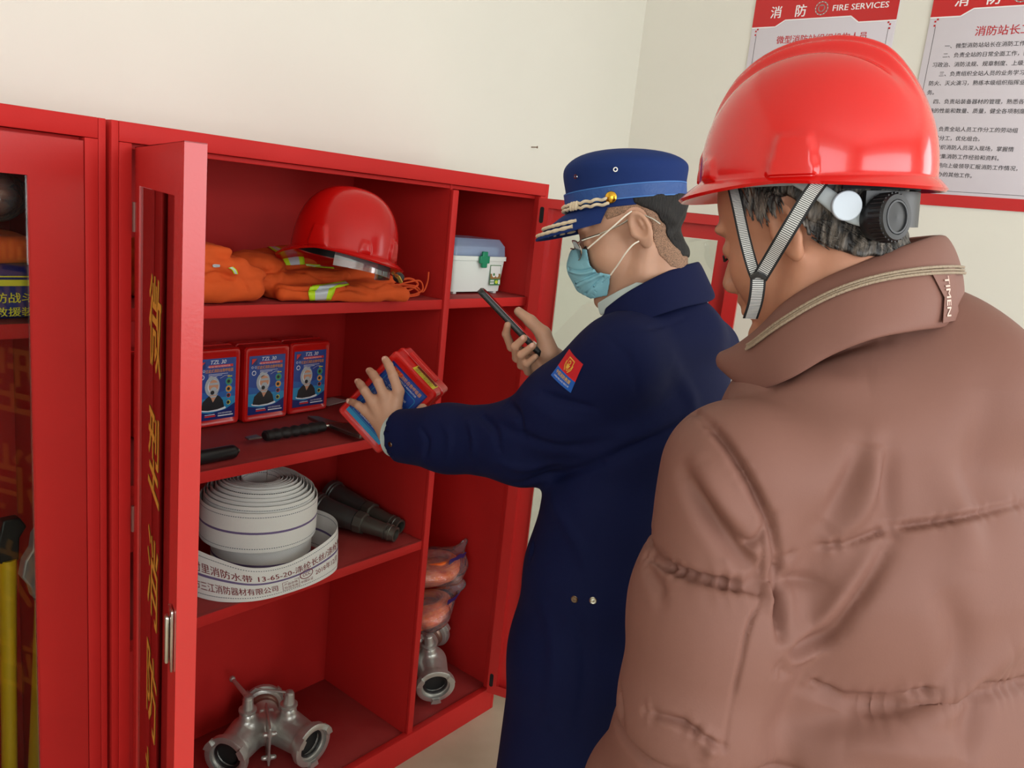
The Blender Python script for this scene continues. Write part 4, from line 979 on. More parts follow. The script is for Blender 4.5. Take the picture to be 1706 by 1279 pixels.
for (top, bot, hd, lab) in ((onY(74, 985, .12), onY(60, 1279, .12), 1, 'pale-headed fire axe with yellow handle, the right one in the left cabinet'), (onY(12, 930, .17), onY(16, 1279, .17), 0, 'dark-headed fire axe with yellow handle, the left one in the left cabinet')):
    d = (bot - top) / np.linalg.norm(bot - top); foot = top + d * ((top[2] - .076) / -d[2]); e = empty('fire_axe', foot, lab, 'fire axe', 'fire axes standing in the left cabinet')
    g = G(); up = -d; n = 24; rings = []
    for i in range(n + 1):
        t = i / n; c = foot + (top - foot) * t; r = .0155 - .002 * math.sin(t * 3.1); rings.append([Vector(c + np.array([1, 0, 0]) * r * math.cos(a_) + np.array([0, 1, 0]) * r * 1.2 * math.sin(a_)) for a_ in np.linspace(0, 2 * np.pi, 18, endpoint=False)])
    g.ring_loft(rings); g.done('handle', YH, e)
    g = G(); o_ = top - d * .0; m_ = AXM if hd else BLACKP
    pf = [(-.022, -.004), (.020, -.004), (.026, .055), (.026, .150), (.010, .165), (-.008, .150), (-.026, .120), (-.028, .095), (-.040, .075), (-.044, .045), (-.028, .02)] if hd else [(-.016, -.004), (.016, -.004), (.018, .04), (.030, .06), (.018, .08), (-.010, .08), (-.018, .04)]
    g.prism(pf, -.012, .012, lambda u, v, h: Vector(o_ + np.array([u, h, 0]) + up * v)); g.done('axe_head', m_, e, bevel=.003)
    if hd: g = G(); g.cyl(top - d * -.012, top - d * .002, .018); g.done('collar', BLACKP, e)
# ---------------------------------------------------------------- people
SKIN_A = mat('warm_skin', (194, 150, 124), rough=.5, spec=.35, sss=.12, noise=.05, nscale=30, bump=.12, bscale=260, bdist=.0008)
SKIN_B = mat('tanned_skin', (176, 124, 97), rough=.5, spec=.35, sss=.12, noise=.07, nscale=26, bump=.2, bscale=220, bdist=.0008)
def bounded(f, c, r):
    """skip a shape wherever a point is far from the ball c, r (keeps the field a safe lower bound)"""
    c = _a(c)
    def g(P):
        d = np.linalg.norm(P - c, axis=1) - r; out = d + .03; m = d < .03
        if m.any(): out[m] = f(P[m])
        return out
    return g
class Fr:
    """local frame: forward, left, up"""
    def __init__(s, o, f, up):
        s.o = np.array(o, float); s.f = np.array(f, float); s.f /= np.linalg.norm(s.f); u = np.array(up, float); u -= s.f * (u @ s.f); s.u = u / np.linalg.norm(u); s.l = np.cross(s.u, s.f)
        s.A = np.stack([s.f, s.l, s.u])
    def __call__(s, f, l, u): return s.o + s.f * f + s.l * l + s.u * u
    def ell(s, c, r, ax=None): return ell(s(*c), r, s.A if ax is None else ax)
    def loc(s, P): return (P - s.o) @ s.A.T
def head_sdf(H, nose=1.0, skinny=0.0):
    sk = U(.020, H.ell((-.008, 0, .048), (.092, .077, .086)), H.ell((.030, 0, .040), (.060, .064, .066)), H.ell((.048, 0, -.025), (.044, .055, .068)), H.ell((.020, 0, -.050), (.055, .054, .050)))
    fs = []
    for s in (1, -1):
        fs += [H.ell((.052, s * .034, -.022), (.030, .026, .030)), cap(H(-.004, s * .056, -.030), H(.012, s * .050, -.068), .014, .013), cap(H(.012, s * .050, -.068), H(.072, s * .014, -.098), .013, .014)]
    fs.append(H.ell((.082, 0, -.094), (.018, .022, .016)))
    d = U(.018, sk, *fs)
    d = U(.008, d, cap(H(.084, 0, .014), H(.108 * nose, 0, -.026), .007, .0105), H.ell((.098, .012, -.032), (.011, .009, .008)), H.ell((.098, -.012, -.032), (.011, .009, .008)), H.ell((.088, 0, -.050), (.012, .026, .008)), H.ell((.088, 0, -.064), (.011, .024, .008)), H.ell((.082, .028, .030), (.010, .022, .007)), H.ell((.082, -.028, .030), (.010, .022, .007)))
    for s in (1, -1):
        d = cut(.008, d, H.ell((.096, s * .032, .008), (.014, .016, .012))); d = U(.003, d, H.ell((.078, s * .031, .006), (.0125, .0135, .0115)))
        # ear: tilted plate with a rolled rim and a hollow
        e = Fr(H(-.004, s * .071, .002), H.f + H.u * -.20 + H.l * s * -.0, H.u + H.f * .05)
        pl = ell(e(0, s * .010, 0), (.0185, .0075, .031), np.stack([e.f + e.l * s * -.35, e.l + e.f * s * .35, e.u]))
        pl = U(.004, pl, ell(e(.002, s * .006, -.026), (.009, .006, .010), e.A)); pl = cut(.0025, pl, ell(e(.002, s * .0175, .003), (.0115, .0105, .0205), e.A)); pl = U(.003, pl, ell(e(.014, s * .007, -.004), (.005, .004, .008), e.A), ell(e(-.004, s * .010, .006), (.003, .004, .014), e.A))
        d = U(.005, d, pl)
    return bounded(d, H(.01, 0, 0), .17)
FR_ = (.0088, .0082, .0074, .0066)
def finger(pts, r=1.0): return chain(pts, [x * r for x in FR_[:len(pts)]], .003)
def hand_sdf(W, D, N, side, curl=.5, r=1.0):
    """relaxed hand: wrist W, direction D, back-of-hand normal N; side +1 = thumb on the left of D seen from the back"""
    D = np.array(D, float); D /= np.linalg.norm(D); N = np.array(N, float); N -= D * (N @ D); N /= np.linalg.norm(N); S = np.cross(N, D) * side
    fs = [ecap(W, W + D * .075, (.024, .017), (.036, .013), S)]
    for k, (off, L) in enumerate(((.030, .070), (.010, .078), (-.011, .073), (-.030, .058))):
        p = W + D * (.083 - abs(off) * .15) + S * off; a = 0.0; pts = [p]
        for seg, da in ((.45, .35), (.30, .45), (.25, .35)):
            a += da * curl * 1.6; p = p + (D * math.cos(a) - N * math.sin(a)) * L * seg; pts.append(p)
        fs.append(finger(pts, r))
    t0 = W + D * .022 + S * .024 - N * .004; t1 = t0 + D * .028 + S * .018 - N * .012; t2 = t1 + D * .028 + S * .004 - N * .008; t3 = t2 + D * .022 - S * .003 - N * .004
    fs.append(chain([t0, t1, t2, t3], [.015, .011, .0095, .008], .004))
    return U(.006, *fs)
def interp_cap(P, pts, r): return chain(pts, r)(P)

# ======================= officer =======================
UPZ = np.array([0, 0, 1.0])
OF = empty('person', (.63, -.70, 0), 'person in navy uniform and peaked cap with blue face mask, holding a phone', 'person')
OH = Fr(V(1058, 387, 1.385), c2w(-.950, .285, .12), c2w(-.27, -.955, -.10))
OC = np.array([.622, -.715, 0])                # plan position of the trunk
def oc(x, y, z): return OC + np.array([x, y, z])
oshL = V(1035, 602, 1.305); oelL = V(870, 738, 1.45); owrL = V(655, 726, 1.605)
oshR = V(1128, 585, 1.565); oelR = V(985, 790, 1.60); owrR = V(921, 604, 1.475)
def held_pt(px, py, h):
    d = _ray(px, py); o = HO + hn * h; return CAM + d * ((o - CAM) @ hn) / (d @ hn)
# left hand over the box: knuckle, middle joint, end joint, tip
LK_ = [((664, 652, .034), (655, 626, .030), (648, 609, .017), (642, 599, .0095)),
       ((640, 659, .038), (630, 636, .036), (622, 624, .020), (616, 618, .0100)),
       ((620, 669, .036), (608, 651, .034), (601, 641, .019), (597, 636, .0095)),
       ((608, 684, .030), (597, 675, .028), (590, 671, .018), (583, 668, .0090))]
lf = []
for f_, rr_ in zip(LK_, (1.06, 1.08, 1.02, .90)): lf.append(finger([held_pt(*q) for q in f_], rr_ * 1.13))
kn = [held_pt(*f_[0]) for f_ in LK_]; wl = V(648, 718, 1.60); wl = held_pt(650, 722, .045)
palm = [ecap(wl, (kn[0] + kn[3]) / 2 * .5 + (kn[1] + kn[2]) / 4 + hn * -.006, (.027, .019), (.038, .014), kn[0] - kn[3])] + [cap(wl, k_ - hn * .004, .016, .0105) for k_ in kn]
thumb = chain([held_pt(655, 710, .036), held_pt(676, 698, .030), held_pt(694, 694, .022), held_pt(704, 680, .014)], [.018, .0145, .0118, .0100], .005)
lhand = U(.007, *palm, thumb); lhand = U(.005, lhand, *lf)
# right hand wrapped round the phone
PL = c2w(.690, .720, .06); PL /= np.linalg.norm(PL); PN = c2w(.70, -.69, -.10); PN -= PL * (PN @ PL); PN /= np.linalg.norm(PN); PW = np.cross(PN, PL)
PC = V(852, 536, 1.475)
def ph(l, w, n): return PC + PL * l + PW * w + PN * n      # l down the phone, w towards one long edge, n out of the screen
if PW @ FF > 0: wn = -1
else: wn = 1                                                # wn*PW points to the camera
rk = []
rk.append([V(884, 590, 1.49), V(852, 578, 1.475), V(843, 556, 1.455), V(846, 541, 1.440)])
rk.append([V(893, 600, 1.475), V(861, 596, 1.445), V(858, 577, 1.418), V(873, 563, 1.405)])
rk.append([V(899, 610, 1.470), V(869, 608, 1.438), V(868, 591, 1.412), V(888, 576, 1.400)])
rk.append([V(906, 618, 1.470), V(880, 619, 1.442), V(878, 606, 1.420), V(892, 594, 1.408)])
rf = [finger(p, r_) for p, r_ in zip(rk, (.98, 1.0, .97, .88))]
rpalm = [cap(owrR, p[0], .022, .012) for p in rk] + [cap(owrR, V(908, 585, 1.462), .024, .019)]
rth = chain([V(915, 588, 1.455), V(905, 556, 1.452), V(884, 535, 1.455), V(864, 519, 1.460)], [.0185, .0135, .0105, .0085], .006)
rhand = U(.007, *rpalm, rth); rhand = U(.004, rhand, *rf)
bare = [echain([oc(0, 0, 1.36), oc(0, .01, 1.15), oc(0, .0, .95)], [(.15, .085), (.145, .095), (.14, .095)], np.array([1, 0, 0])),
        echain([OH(-.018, 0, -.050), V(1086, 478, 1.40), V(1092, 530, 1.42)], [(.058, .056), (.057, .057), (.068, .062)], np.array([1, 0, 0]), .02),
        chain([oshL, oelL], [.050, .042]), chain([oelL, owrL - (owrL - oelL) * .05], [.042, .026], .01), chain([oshR, oelR], [.045, .038]), chain([oelR, owrR], [.038, .024], .01),
        chain([oc(-.085, 0, .90), oc(-.095, .01, .48), oc(-.10, -.01, .09)], [.075, .050, .035]), chain([oc(.085, 0, .90), oc(.095, .01, .48), oc(.10, -.01, .09)], [.075, .050, .035]),
        cap(oc(-.10, -.01, .06), oc(-.108, .08, .040), .032, .022), cap(oc(.10, -.01, .06), oc(.108, .08, .040), .032, .022)]
coarse = U(.02, *bare)
obody = lambda P: smin(smin(smin(coarse(P), H_A(P), .012), bl(P), .012), br(P), .012)
H_A = head_sdf(OH); bl = bounded(lhand, V(640, 670, 1.60), .13); br = bounded(rhand, V(885, 575, 1.45), .12)
P, Q = surface(obody, OC + np.array([-.35, -.25, .0]), OC + np.array([.40, .66, 1.75]), .0026, 1)
P[:, 2] = np.maximum(P[:, 2], .012)
mesh_from('body', P, Q, SKIN_A, OF)
# fingernails
NAIL = mat('fingernail', (222, 176, 158), rough=.3)
def nail(pt, prev, nrm, w, parent):
    d = pt - prev; d /= np.linalg.norm(d); n_ = nrm - d * (nrm @ d); n_ /= np.linalg.norm(n_); s_ = np.cross(n_, d)
    b = bmesh.new(); bmesh.ops.create_uvsphere(b, u_segments=12, v_segments=8, radius=1); g = G()
    for v in b.verts: v.co = Vector(pt + d * .000 + n_ * (w * .72) + d * v.co.x * w * .85 + s_ * v.co.y * w * .72 + n_ * v.co.z * w * .36)
    g._merge(b); return g.done('fingernail', NAIL, parent)
for f_ in LK_: q = [held_pt(*x) for x in f_]; nail(q[3], q[2], hn * .8 + np.array(-FF) * .5, .0072, OF)
nail(rk[1][3], rk[1][2], c2w(.2, -.5, -.8), .0062, OF); nail(rk[2][3], rk[2][2], c2w(.2, -.5, -.8), .0062, OF); nail(V(864, 519, 1.46), V(884, 535, 1.455), PN, .0075, OF); nail(V(702, 680, 1.6) , V(693, 692, 1.6), c2w(-.3, -.6, -.7), .0001, OF) if False else None

# --- uniform jacket
NAVY = mat('navy_uniform_cloth', (7, 17, 58), rough=.8, spec=.2, sheen=0, bump=.25, bscale=420, bdist=.0006)
X1 = np.array([1.0, 0, 0])
def nv(px, py, z): return V(px, py, z)
trunk = echain([oc(0, -.005, 1.335), oc(0, -.01, 1.22), oc(-.006, .012, 1.05), oc(-.010, .02, .92), oc(-.012, .018, .76), oc(-.014, .012, .44)],
               [(.150, .105), (.178, .130), (.176, .135), (.184, .148), (.200, .160), (.212, .168)], X1, .04)
yoke = U(.05, ecap(oc(0, -.03, 1.375), oc(-.150, -.02, 1.325), (.055, .075), (.065, .072), UPZ), ecap(oc(0, -.03, 1.375), oc(.130, -.02, 1.335), (.055, .075), (.066, .076), UPZ))
slL = echain([oshL, (oshL * .45 + oelL * .55) + UPZ * -.004, oelL, oelL * .45 + owrL * .55, owrL + (oelL - owrL) * .06], [(.074, .072), (.077, .076), (.075, .072), (.062, .060), (.053, .051)], UPZ, .03)
slR = echain([oshR, oelR, owrR + (oelR - owrR) * .25], [(.070, .070), (.068, .066), (.050, .050)], UPZ, .03)
jk = U(.035, trunk, yoke); jk = U(.030, jk, slL); jk = U(.02, jk, slR)
cuffd = (owrL - oelL) / np.linalg.norm(owrL - oelL); cuff_o = owrL - cuffd * .012
jk = inter(.004, jk, lambda P: np.where((P - owrL) @ cuffd > -.08, (P - cuff_o) @ cuffd, -1.0) if False else smax(-np.linalg.norm(P - owrL, axis=1) * 0 + (P - cuff_o) @ cuffd - 1e3 * (np.linalg.norm(P - owrL, axis=1) > .16), -1e3 * np.ones(len(P), F32), .001))
jk = cut(.006, jk, cap(V(1080, 440, 1.40), V(1092, 520, 1.42), .060, .064))
jk = cut(.004, jk, cap(owrL - cuffd * .02, owrL + cuffd * .06, .044))
cuffr = (owrR - oelR) / np.linalg.norm(owrR - oelR); jk = cut(.004, jk, cap(owrR - cuffr * .05, owrR + cuffr * .03, .036))
jk = wob(jk, .0035, 11, 3)
hemz = .47
jk = inter(.005, jk, plane((0, 0, hemz), (0, 0, -1)))
P, Q = surface(jk, OC + np.array([-.40, -.30, .43]), OC + np.array([.42, .62, 1.50]), .0045, 2)
P, Q = subdivide(P, Q); N = normals(P, Q); bv = bvh_of(P, Q)
for pts, w_, am in (([(1000, 770), (1050, 748), (1110, 722), (1150, 700)], .010, -.012), ([(862, 806), (930, 792), (1000, 770)], .008, -.012), ([(800, 690), (822, 715), (830, 745)], .008, -.008), ([(780, 700), (790, 730), (788, 760)], .008, .005),
                    ([(846, 672), (862, 690), (868, 720)], .009, -.009), ([(870, 660), (900, 680), (940, 700), (990, 705)], .014, .003), ([(905, 655), (940, 668), (990, 680)], .007, -.006), ([(700, 712), (712, 735), (708, 765)], .006, -.005), ([(735, 700), (750, 730), (745, 775)], .007, .004),
                    ([(820, 700), (880, 730), (950, 745), (1020, 735)], .010, -.006), ([(830, 770), (880, 780), (940, 770)], .009, .005), ([(1010, 560), (1050, 600), (1060, 660)], .006, -.003), ([(1120, 600), (1150, 660), (1150, 740)], .016, .006),
                    ([(880, 850), (888, 900), (884, 930)], .008, -.006), ([(920, 830), (960, 900), (980, 960)], .014, .005), ([(905, 1010), (925, 1100), (915, 1200)], .016, .006), ([(960, 1030), (975, 1120), (960, 1220)], .012, -.006), ([(1040, 560), (1090, 545), (1140, 530)], .005, -.003)):
    P = fold(P, N, bv, pts, w_, am)
mesh_from('jacket', P, Q, NAVY, OF)
jbv = bvh_of(P, Q); JK = OF.children[-1]
# stand-and-fall collar, flared round the neck
def band3(name, B_, T_, th, m, parent, n=10, bulge=0.0, sub=1):
    B_ = catmull([np.array(p) for p in B_], 6); T_ = catmull([np.array(p) for p in T_], 6); g = G(); rings = []
    for i in range(len(B_)):
        t = B_[min(i + 1, len(B_) - 1)] - B_[max(i - 1, 0)] + T_[min(i + 1, len(B_) - 1)] - T_[max(i - 1, 0)]; up = T_[i] - B_[i]; nn = np.cross(t, up); nn /= np.linalg.norm(nn); r = []
        for k in range(n + 1): s = k / n; r.append(B_[i] + up * s + nn * (th / 2 * (1 - (2 * s - 1) ** 6 * .6) + bulge * math.sin(math.pi * s)))
        for k in range(n, -1, -1): s = k / n; r.append(B_[i] + up * s - nn * (th / 2 * (1 - (2 * s - 1) ** 6 * .6) - bulge * math.sin(math.pi * s)))
        rings.append(r)
    g.ring_loft([[Vector(p) for p in r] for r in rings]); return g.done(name, m, parent, sub=sub, sharp=80)
band3('collar', [V(1005, 556, 1.345), V(1040, 548, 1.308), V(1090, 528, 1.300), V(1140, 512, 1.325), V(1180, 503, 1.375), V(1190, 494, 1.43), V(1165, 488, 1.49), V(1110, 490, 1.53), V(1050, 520, 1.50), V(1010, 545, 1.43)],
      [V(1008, 514, 1.350), V(1042, 488, 1.325), V(1085, 464, 1.325), V(1125, 446, 1.345), V(1156, 437, 1.385), V(1162, 436, 1.43), V(1145, 440, 1.475), V(1095, 455, 1.495), V(1045, 485, 1.475), V(1010, 512, 1.42)], .007, NAVY, OF)
SHIRT = mat('pale_blue_shirt', (176, 190, 186), rough=.7)
band3('shirt_collar', [V(1000, 526, 1.365), V(1030, 512, 1.335), V(1065, 500, 1.33), V(1100, 486, 1.345), V(1130, 476, 1.38)],
      [V(995, 505, 1.37), V(1025, 487, 1.343), V(1060, 470, 1.338), V(1098, 452, 1.35), V(1130, 440, 1.38)], .004, SHIRT, OF)
# shirt cuff, a short sleeve end between hand and jacket
g = G(); c0 = owrL - cuffd * .055; c1 = owrL - cuffd * .001
u_ = np.cross(cuffd, UPZ); u_ /= np.linalg.norm(u_); v_ = np.cross(cuffd, u_)
g.ring_loft([[Vector(c + u_ * r * math.cos(t) + v_ * r * math.sin(t)) for t in np.linspace(0, 2 * np.pi, 40, endpoint=False)] for c, r in ((c0, .043), (c1, .041), (c1, .037), (c0, .039))], False, False); g.done('shirt_cuff', SHIRT, OF)
BTN = mat('dark_steel_snap', (120, 104, 90), rough=.25, metal=1)
def stud(name, px, py, r, m, parent, bvq=None):
    h = (bvq or jbv).ray_cast(Vector(CAM), Vector(_ray(px, py)))
    if h[0] is None: return None
    n_ = h[1] if h[1].dot(Vector(_ray(px, py))) < 0 else -h[1]; g = G(); g.lathe(h[0] - n_ * .0015, n_, [(0, r), (.0022, r), (.003, r * .8), (.0026, r * .5), (.0032, r * .2)], n=20); return g.done(name, m, parent)
for q in ((650, 740), (957, 998), (988, 1000)): stud('snap_button', *q, .0062 if q[0] > 700 else .0052, BTN if q[0] < 980 else mat('silver_snap', (190, 190, 176), rough=.25, metal=1), JK)
# shoulder patch laid on the sleeve
h0 = jbv.ray_cast(Vector(CAM), Vector(_ray(945, 616))); pc_ = np.array(h0[0]); pu = c2w(.68, .72, .0); pv = c2w(.72, -.69, .0)
pn = np.array(h0[1]); pn = pn if pn @ _ray(945, 616) < 0 else -pn
rd_ = _ray(945, 616); pu = pu - rd_ * (pu @ pn) / (rd_ @ pn); pu /= np.linalg.norm(pu); pv = np.cross(pn, pu)
def on_jacket(u, v, h):
    o = pc_ + pu * u + pv * v + pn * .05; r = jbv.ray_cast(Vector(o), Vector(-pn)); q = np.array(r[0]) if r[0] is not None else o - pn * .05
    return q + pn * (h + .0012)
a = Art(.0004); PR = mat('patch_red', (198, 24, 34), rough=.6); PB = mat('patch_blue', (20, 90, 180), rough=.6); PG = mat('patch_gold', (226, 178, 70), rough=.5)
pw_, phh = .052, .052
for i in range(8):
    for j in range(8): a.rect(-pw_ / 2 + pw_ * i / 8, -phh / 2 + phh * j / 8, -pw_ / 2 + pw_ * (i + 1) / 8, -phh / 2 + phh * (j + 1) / 8, PR if j > 2 else PB, 0)
sh = [(-.009, .020), (.009, .020), (.009, .008), (.006, .002), (0, -.002), (-.006, .002), (-.009, .008)]
a.poly(sh, PG, 1); a.poly([(x * .84, .0092 + (y - .0092) * .84) for x, y in sh], PR, 2); a.disc(0, .013, .0036, PG, 3); a.poly([(-.005, .009), (.005, .009), (.003, .003), (0, .0015), (-.003, .003)], PG, 3); a.disc(0, .0128, .002, PR, 4)
for s in (-1, 1): a.line([(s * .0105, .012), (s * .0095, .004), (s * .004, -.003)], .0016, PG, 2)
a.text('中国消防救援', 0, -.0155, .0072, PG, 2, align='c', width=.038, bold=.03); a.text('CHINA FIRE AND RESCUE', 0, -.0215, .0036, WHITEP, 2, align='c', width=.038)
a.build('shoulder_patch', on_jacket, JK)
# trousers and shoes
tr = U(.02, chain([oc(-.09, 0, .80), oc(-.098, .005, .48), oc(-.10, -.01, .085)], [.105, .082, .066], .03), chain([oc(.09, 0, .80), oc(.098, .005, .48), oc(.10, -.01, .085)], [.105, .082, .066], .03)); tr = U(.03, tr, ecap(oc(-.03, 0, .84), oc(.03, 0, .84), (.12, .11), (.12, .11), UPZ))
tr = inter(.004, tr, plane((0, 0, .05), (0, 0, -1))); tr = inter(.004, tr, plane((0, 0, .90), (0, 0, 1)))
blob('trousers', wob(tr, .003, 14, 5), OC + np.array([-.28, -.2, .02]), OC + np.array([.28, .2, .93]), .007, NAVY, OF, 2)
SHOE = mat('black_leather', (20, 20, 22), rough=.35)
def shoe(c, yaw, parent):
    d = np.array([math.sin(yaw), math.cos(yaw), 0]); s_ = np.array([d[1], -d[0], 0]); c = np.array(c, float)
    f = U(.02, ecap(c - d * .05 + UPZ * .045, c + d * .13 + UPZ * .035, (.040, .042), (.045, .032), s_), cap(c + UPZ * .05, c + UPZ * .10, .046, .042)); f = inter(.003, f, plane((0, 0, .001), (0, 0, -1)))
    return blob('shoe', f, c - .16, c + .20, .006, SHOE, parent, 1)
shoe(oc(-.10, -.01, 0), -.12, OF); shoe(oc(.10, -.01, 0), .15, OF)

# --- hair, mask, glasses
def region(H, pix, z):
    """outline given by sight points at distance z, as a solid that runs through the head from side to side"""
    q = np.array([H.loc(V(x, y, z)[None])[0][[0, 2]] for x, y in pix])
    def f(P):
        L = H.loc(P)[:, [0, 2]]; d = np.full(len(L), 9.0); ins = np.zeros(len(L), bool)
        for i in range(len(q)):
            a_, b_ = q[i], q[(i + 1) % len(q)]; e_ = b_ - a_; w_ = L - a_; t = np.clip(w_ @ e_ / (e_ @ e_), 0, 1); d = np.minimum(d, np.linalg.norm(w_ - t[:, None] * e_, axis=1))
            c1 = (a_[1] > L[:, 1]) != (b_[1] > L[:, 1]); xx = a_[0] + (L[:, 1] - a_[1]) / (b_[1] - a_[1] + 1e-12) * e_[0]; ins ^= c1 & (L[:, 0] < xx)
        return np.where(ins, -d, d).astype(F32)
    return f
HAIR = mat('short_black_hair', (8, 7, 7), rough=.75, rgb2=(26, 22, 20), nscale=120, bump=1.0, bscale=300, aniso=(1, 1, .25), bdist=.003)
STUB = mat('cropped_stubble', (92, 74, 60), rough=.8, rgb2=(180, 138, 110), nscale=620, bump=.6, bscale=350, bdist=.001)
CPf = c2w(-.985, .075, .12); CP = Fr(V(1043, 349, 1.385), CPf, c2w(-.08, -.985, -.12))
skull = lambda P: smin(H_A(P), bare[1](P), .012)
hl, hh = OH.o - .17, OH.o + .17
f = inter(.0015, grow(skull, .0012), region(OH, [(1000, 300), (1002, 350), (1012, 366), (1030, 360), (1045, 352), (1072, 352), (1086, 372), (1090, 400), (1100, 425), (1122, 445), (1165, 452), (1175, 300)], 1.31))
f = cut(.001, f, OH.ell((0.0, .085, 0), (.030, .022, .040))); f = cut(.001, f, OH.ell((0.0, -.085, 0), (.030, .022, .040))); f = inter(.001, f, plane(CP(0, 0, .013), CP.u))
blob('stubble', f, hl, hh, .0025, STUB, OF)
f = inter(.003, grow(skull, .0035), region(OH, [(1050, 300), (1055, 340), (1078, 346), (1096, 358), (1110, 380), (1120, 405), (1140, 425), (1175, 430), (1175, 300)], 1.31))
f = inter(.001, f, plane(CP(0, 0, .013), CP.u)); f = wob(f, .0015, 260, 8); f = cut(.001, f, OH.ell((0.0, .085, 0), (.026, .022, .036))); blob('hair', f, hl, hh, .0022, HAIR, OF, 1)
BROW = mat('black_eyebrow', (30, 24, 22), rough=.8)
def brows(H, par):
    for s in (1, -1):
        g = G(); g.tube([H(.0915, s * .016, .031), H(.0905, s * .030, .035), H(.080, s * .046, .031)], [.0022, .0028, .0012], n=8); g.done('eyebrow', BROW, par)
        g = G(); g.tube([H(.091, s * .020, .000), H(.0925, s * .030, -.003), H(.087, s * .041, .001)], [.0010, .0016, .0010], n=8); g.done('eyelashes', BROW, par)
brows(OH, OF)
MASKM = mat('blue_surgical_mask', (128, 184, 198), rough=.75, bump=.25, bscale=300, bdist=.0006)
fc = U(.02, H_A, OH.ell((.085, 0, -.045), (.034, .040, .050)))
f = inter(.002, shell(fc, .003, .005), region(OH, [(951, 412), (978, 413), (983, 440), (994, 452), (1019, 457), (1014, 494), (985, 500), (958, 486), (940, 460), (936, 430)], 1.32))
P, Q = surface(f, hl, hh, .0022, 1); P, Q = subdivide(P, Q); N = normals(P, Q); bv = bvh_of(P, Q)
for pts, w_, am in (([(947, 447), (965, 452), (985, 448)], .0022, -.004), ([(950, 451), (968, 456), (988, 452)], .003, .003), ([(958, 472), (980, 462), (996, 455)], .0022, -.005), ([(962, 476), (984, 466), (1000, 458)], .003, .003), ([(975, 490), (990, 476), (1004, 462)], .002, -.003)): P = fold(P, N, bv, pts, w_, am, taper=False)
MK = mesh_from('face_mask', P, Q, MASKM, OF)
g = G(); g.tube(catmull([V(979, 414, 1.315), V(1000, 396, 1.303), V(1022, 377, 1.292), V(1040, 361, 1.290), V(1052, 352, 1.30)], 6), .0013, n=8); g.tube(catmull([V(1017, 458, 1.318), V(1030, 440, 1.303), V(1042, 422, 1.290), V(1054, 408, 1.288), V(1064, 402, 1.300)], 6), .0013, n=8); g.done('ear_loops', mat('white_elastic', (232, 224, 206), rough=.7), MK)
# glasses
SILM = mat('silver_glasses_metal', (186, 182, 170), rough=.25, metal=.9); LENS = clear_mat('lens_glass', (.93, .95, .95), .02, .08)
GL = None
g = G()
for s in (1, -1):
    ring = [OH(.106 - .010 * abs(math.cos(t)) * (1 if math.cos(t) > 0 else .2), s * (.033 + .024 * math.cos(t)), .000 + .017 * math.sin(t)) for t in np.linspace(0, 2 * np.pi, 40)]
    g.tube(ring, .0011, n=8)
    g.tube([OH(.097, s * .057, .010), OH(.090, s * .066, .012), OH(.060, s * .072, .012)], [.0022, .0026, .0022], n=8, rb=.0014)
    g.tube(catmull([OH(.060, s * .072, .012), OH(.020, s * .077, .017), OH(-.004, s * .079, .024), OH(-.024, s * .078, .012), OH(-.036, s * .078, -.002)], 6), .0015, n=8)
g.tube([OH(.107, .011, .004), OH(.112, 0, .007), OH(.107, -.011, .004)], .0011, n=8); GL = g.done('glasses', SILM, OF)
for s in (1, -1):
    g = G(); c = [OH(.1045 - .008 * max(0, math.cos(t)), s * (.033 + .0235 * math.cos(t)), .0165 * math.sin(t)) for t in np.linspace(0, 2 * np.pi, 32, endpoint=False)]
    g.ring_loft([[Vector(p) for p in c], [Vector(p + OH.f * .0015) for p in c]]); g.done('lens', LENS, GL)
# cap
CAPB = mat('blue_cap_cloth', (20, 44, 100), rough=.8, sheen=0, spec=.25, bump=.3, bscale=260, bdist=.0008); CAPT = mat('bright_blue_band', (28, 74, 140), rough=.5, bump=.8, bscale=140, bdist=.0015)
CORDM = mat('cream_braid', (222, 206, 176), rough=.6, bump=.4, bscale=300); GOLDM = mat('gold_button', (226, 176, 60), rough=.2, metal=1)
CPf = c2w(-.985, .075, .12); CP = Fr(V(1043, 349, 1.385), CPf, c2w(-.08, -.985, -.12))
def cring(h, s, k=0.0, fh=0.0, n=72, off=0.0):
    out = []
    for i in range(n):
        t = 2 * math.pi * i / n; x = (.1005 * s + off) * math.cos(t); y = (.083 * s + off) * math.sin(t)
        w_ = .0016 * math.sin(3 * t + h * 60) * (1 if .045 < h < .095 else 0)
        out.append(CP(x + k + w_ * math.cos(t), y + w_ * math.sin(t), h + fh * x / .1))
    return out
prof = [(0, .985), (.0005, 1.0), (.012, 1.0), (.030, 1.005), (.040, 1.02), (.052, 1.045), (.060, 1.050), (.066, 1.03), (.072, .97), (.079, .86), (.085, .70), (.0895, .5), (.092, .28), (.093, .1)]
g = G(); g.ring_loft([cring(h + (.006 * math.sin(min(1, max(0, (h - .03) / .05)) * 1.5)), s, -.004 * (h / .09), .10 * h) for h, s in prof], False, True)
CAPO = g.done('cap', CAPB, OF, sub=1, sharp=70)
g = G(); g.ring_loft([cring(h, 1.0, off=o_) for h, o_ in ((.0125, .001), (.013, .0026), (.0315, .0032), (.032, .001))], False, False); g.done('band', CAPT, CAPO)
g = G()
for h in (.0118, .0328): g.ring_loft([cring(h + dz, 1.0, off=o_) for dz, o_ in ((-.0012, .001), (-.0010, .0035), (.0010, .0035), (.0012, .001))], False, False)
g.done('piping', mat('light_blue_piping', (52, 110, 180), rough=.5), CAPO)
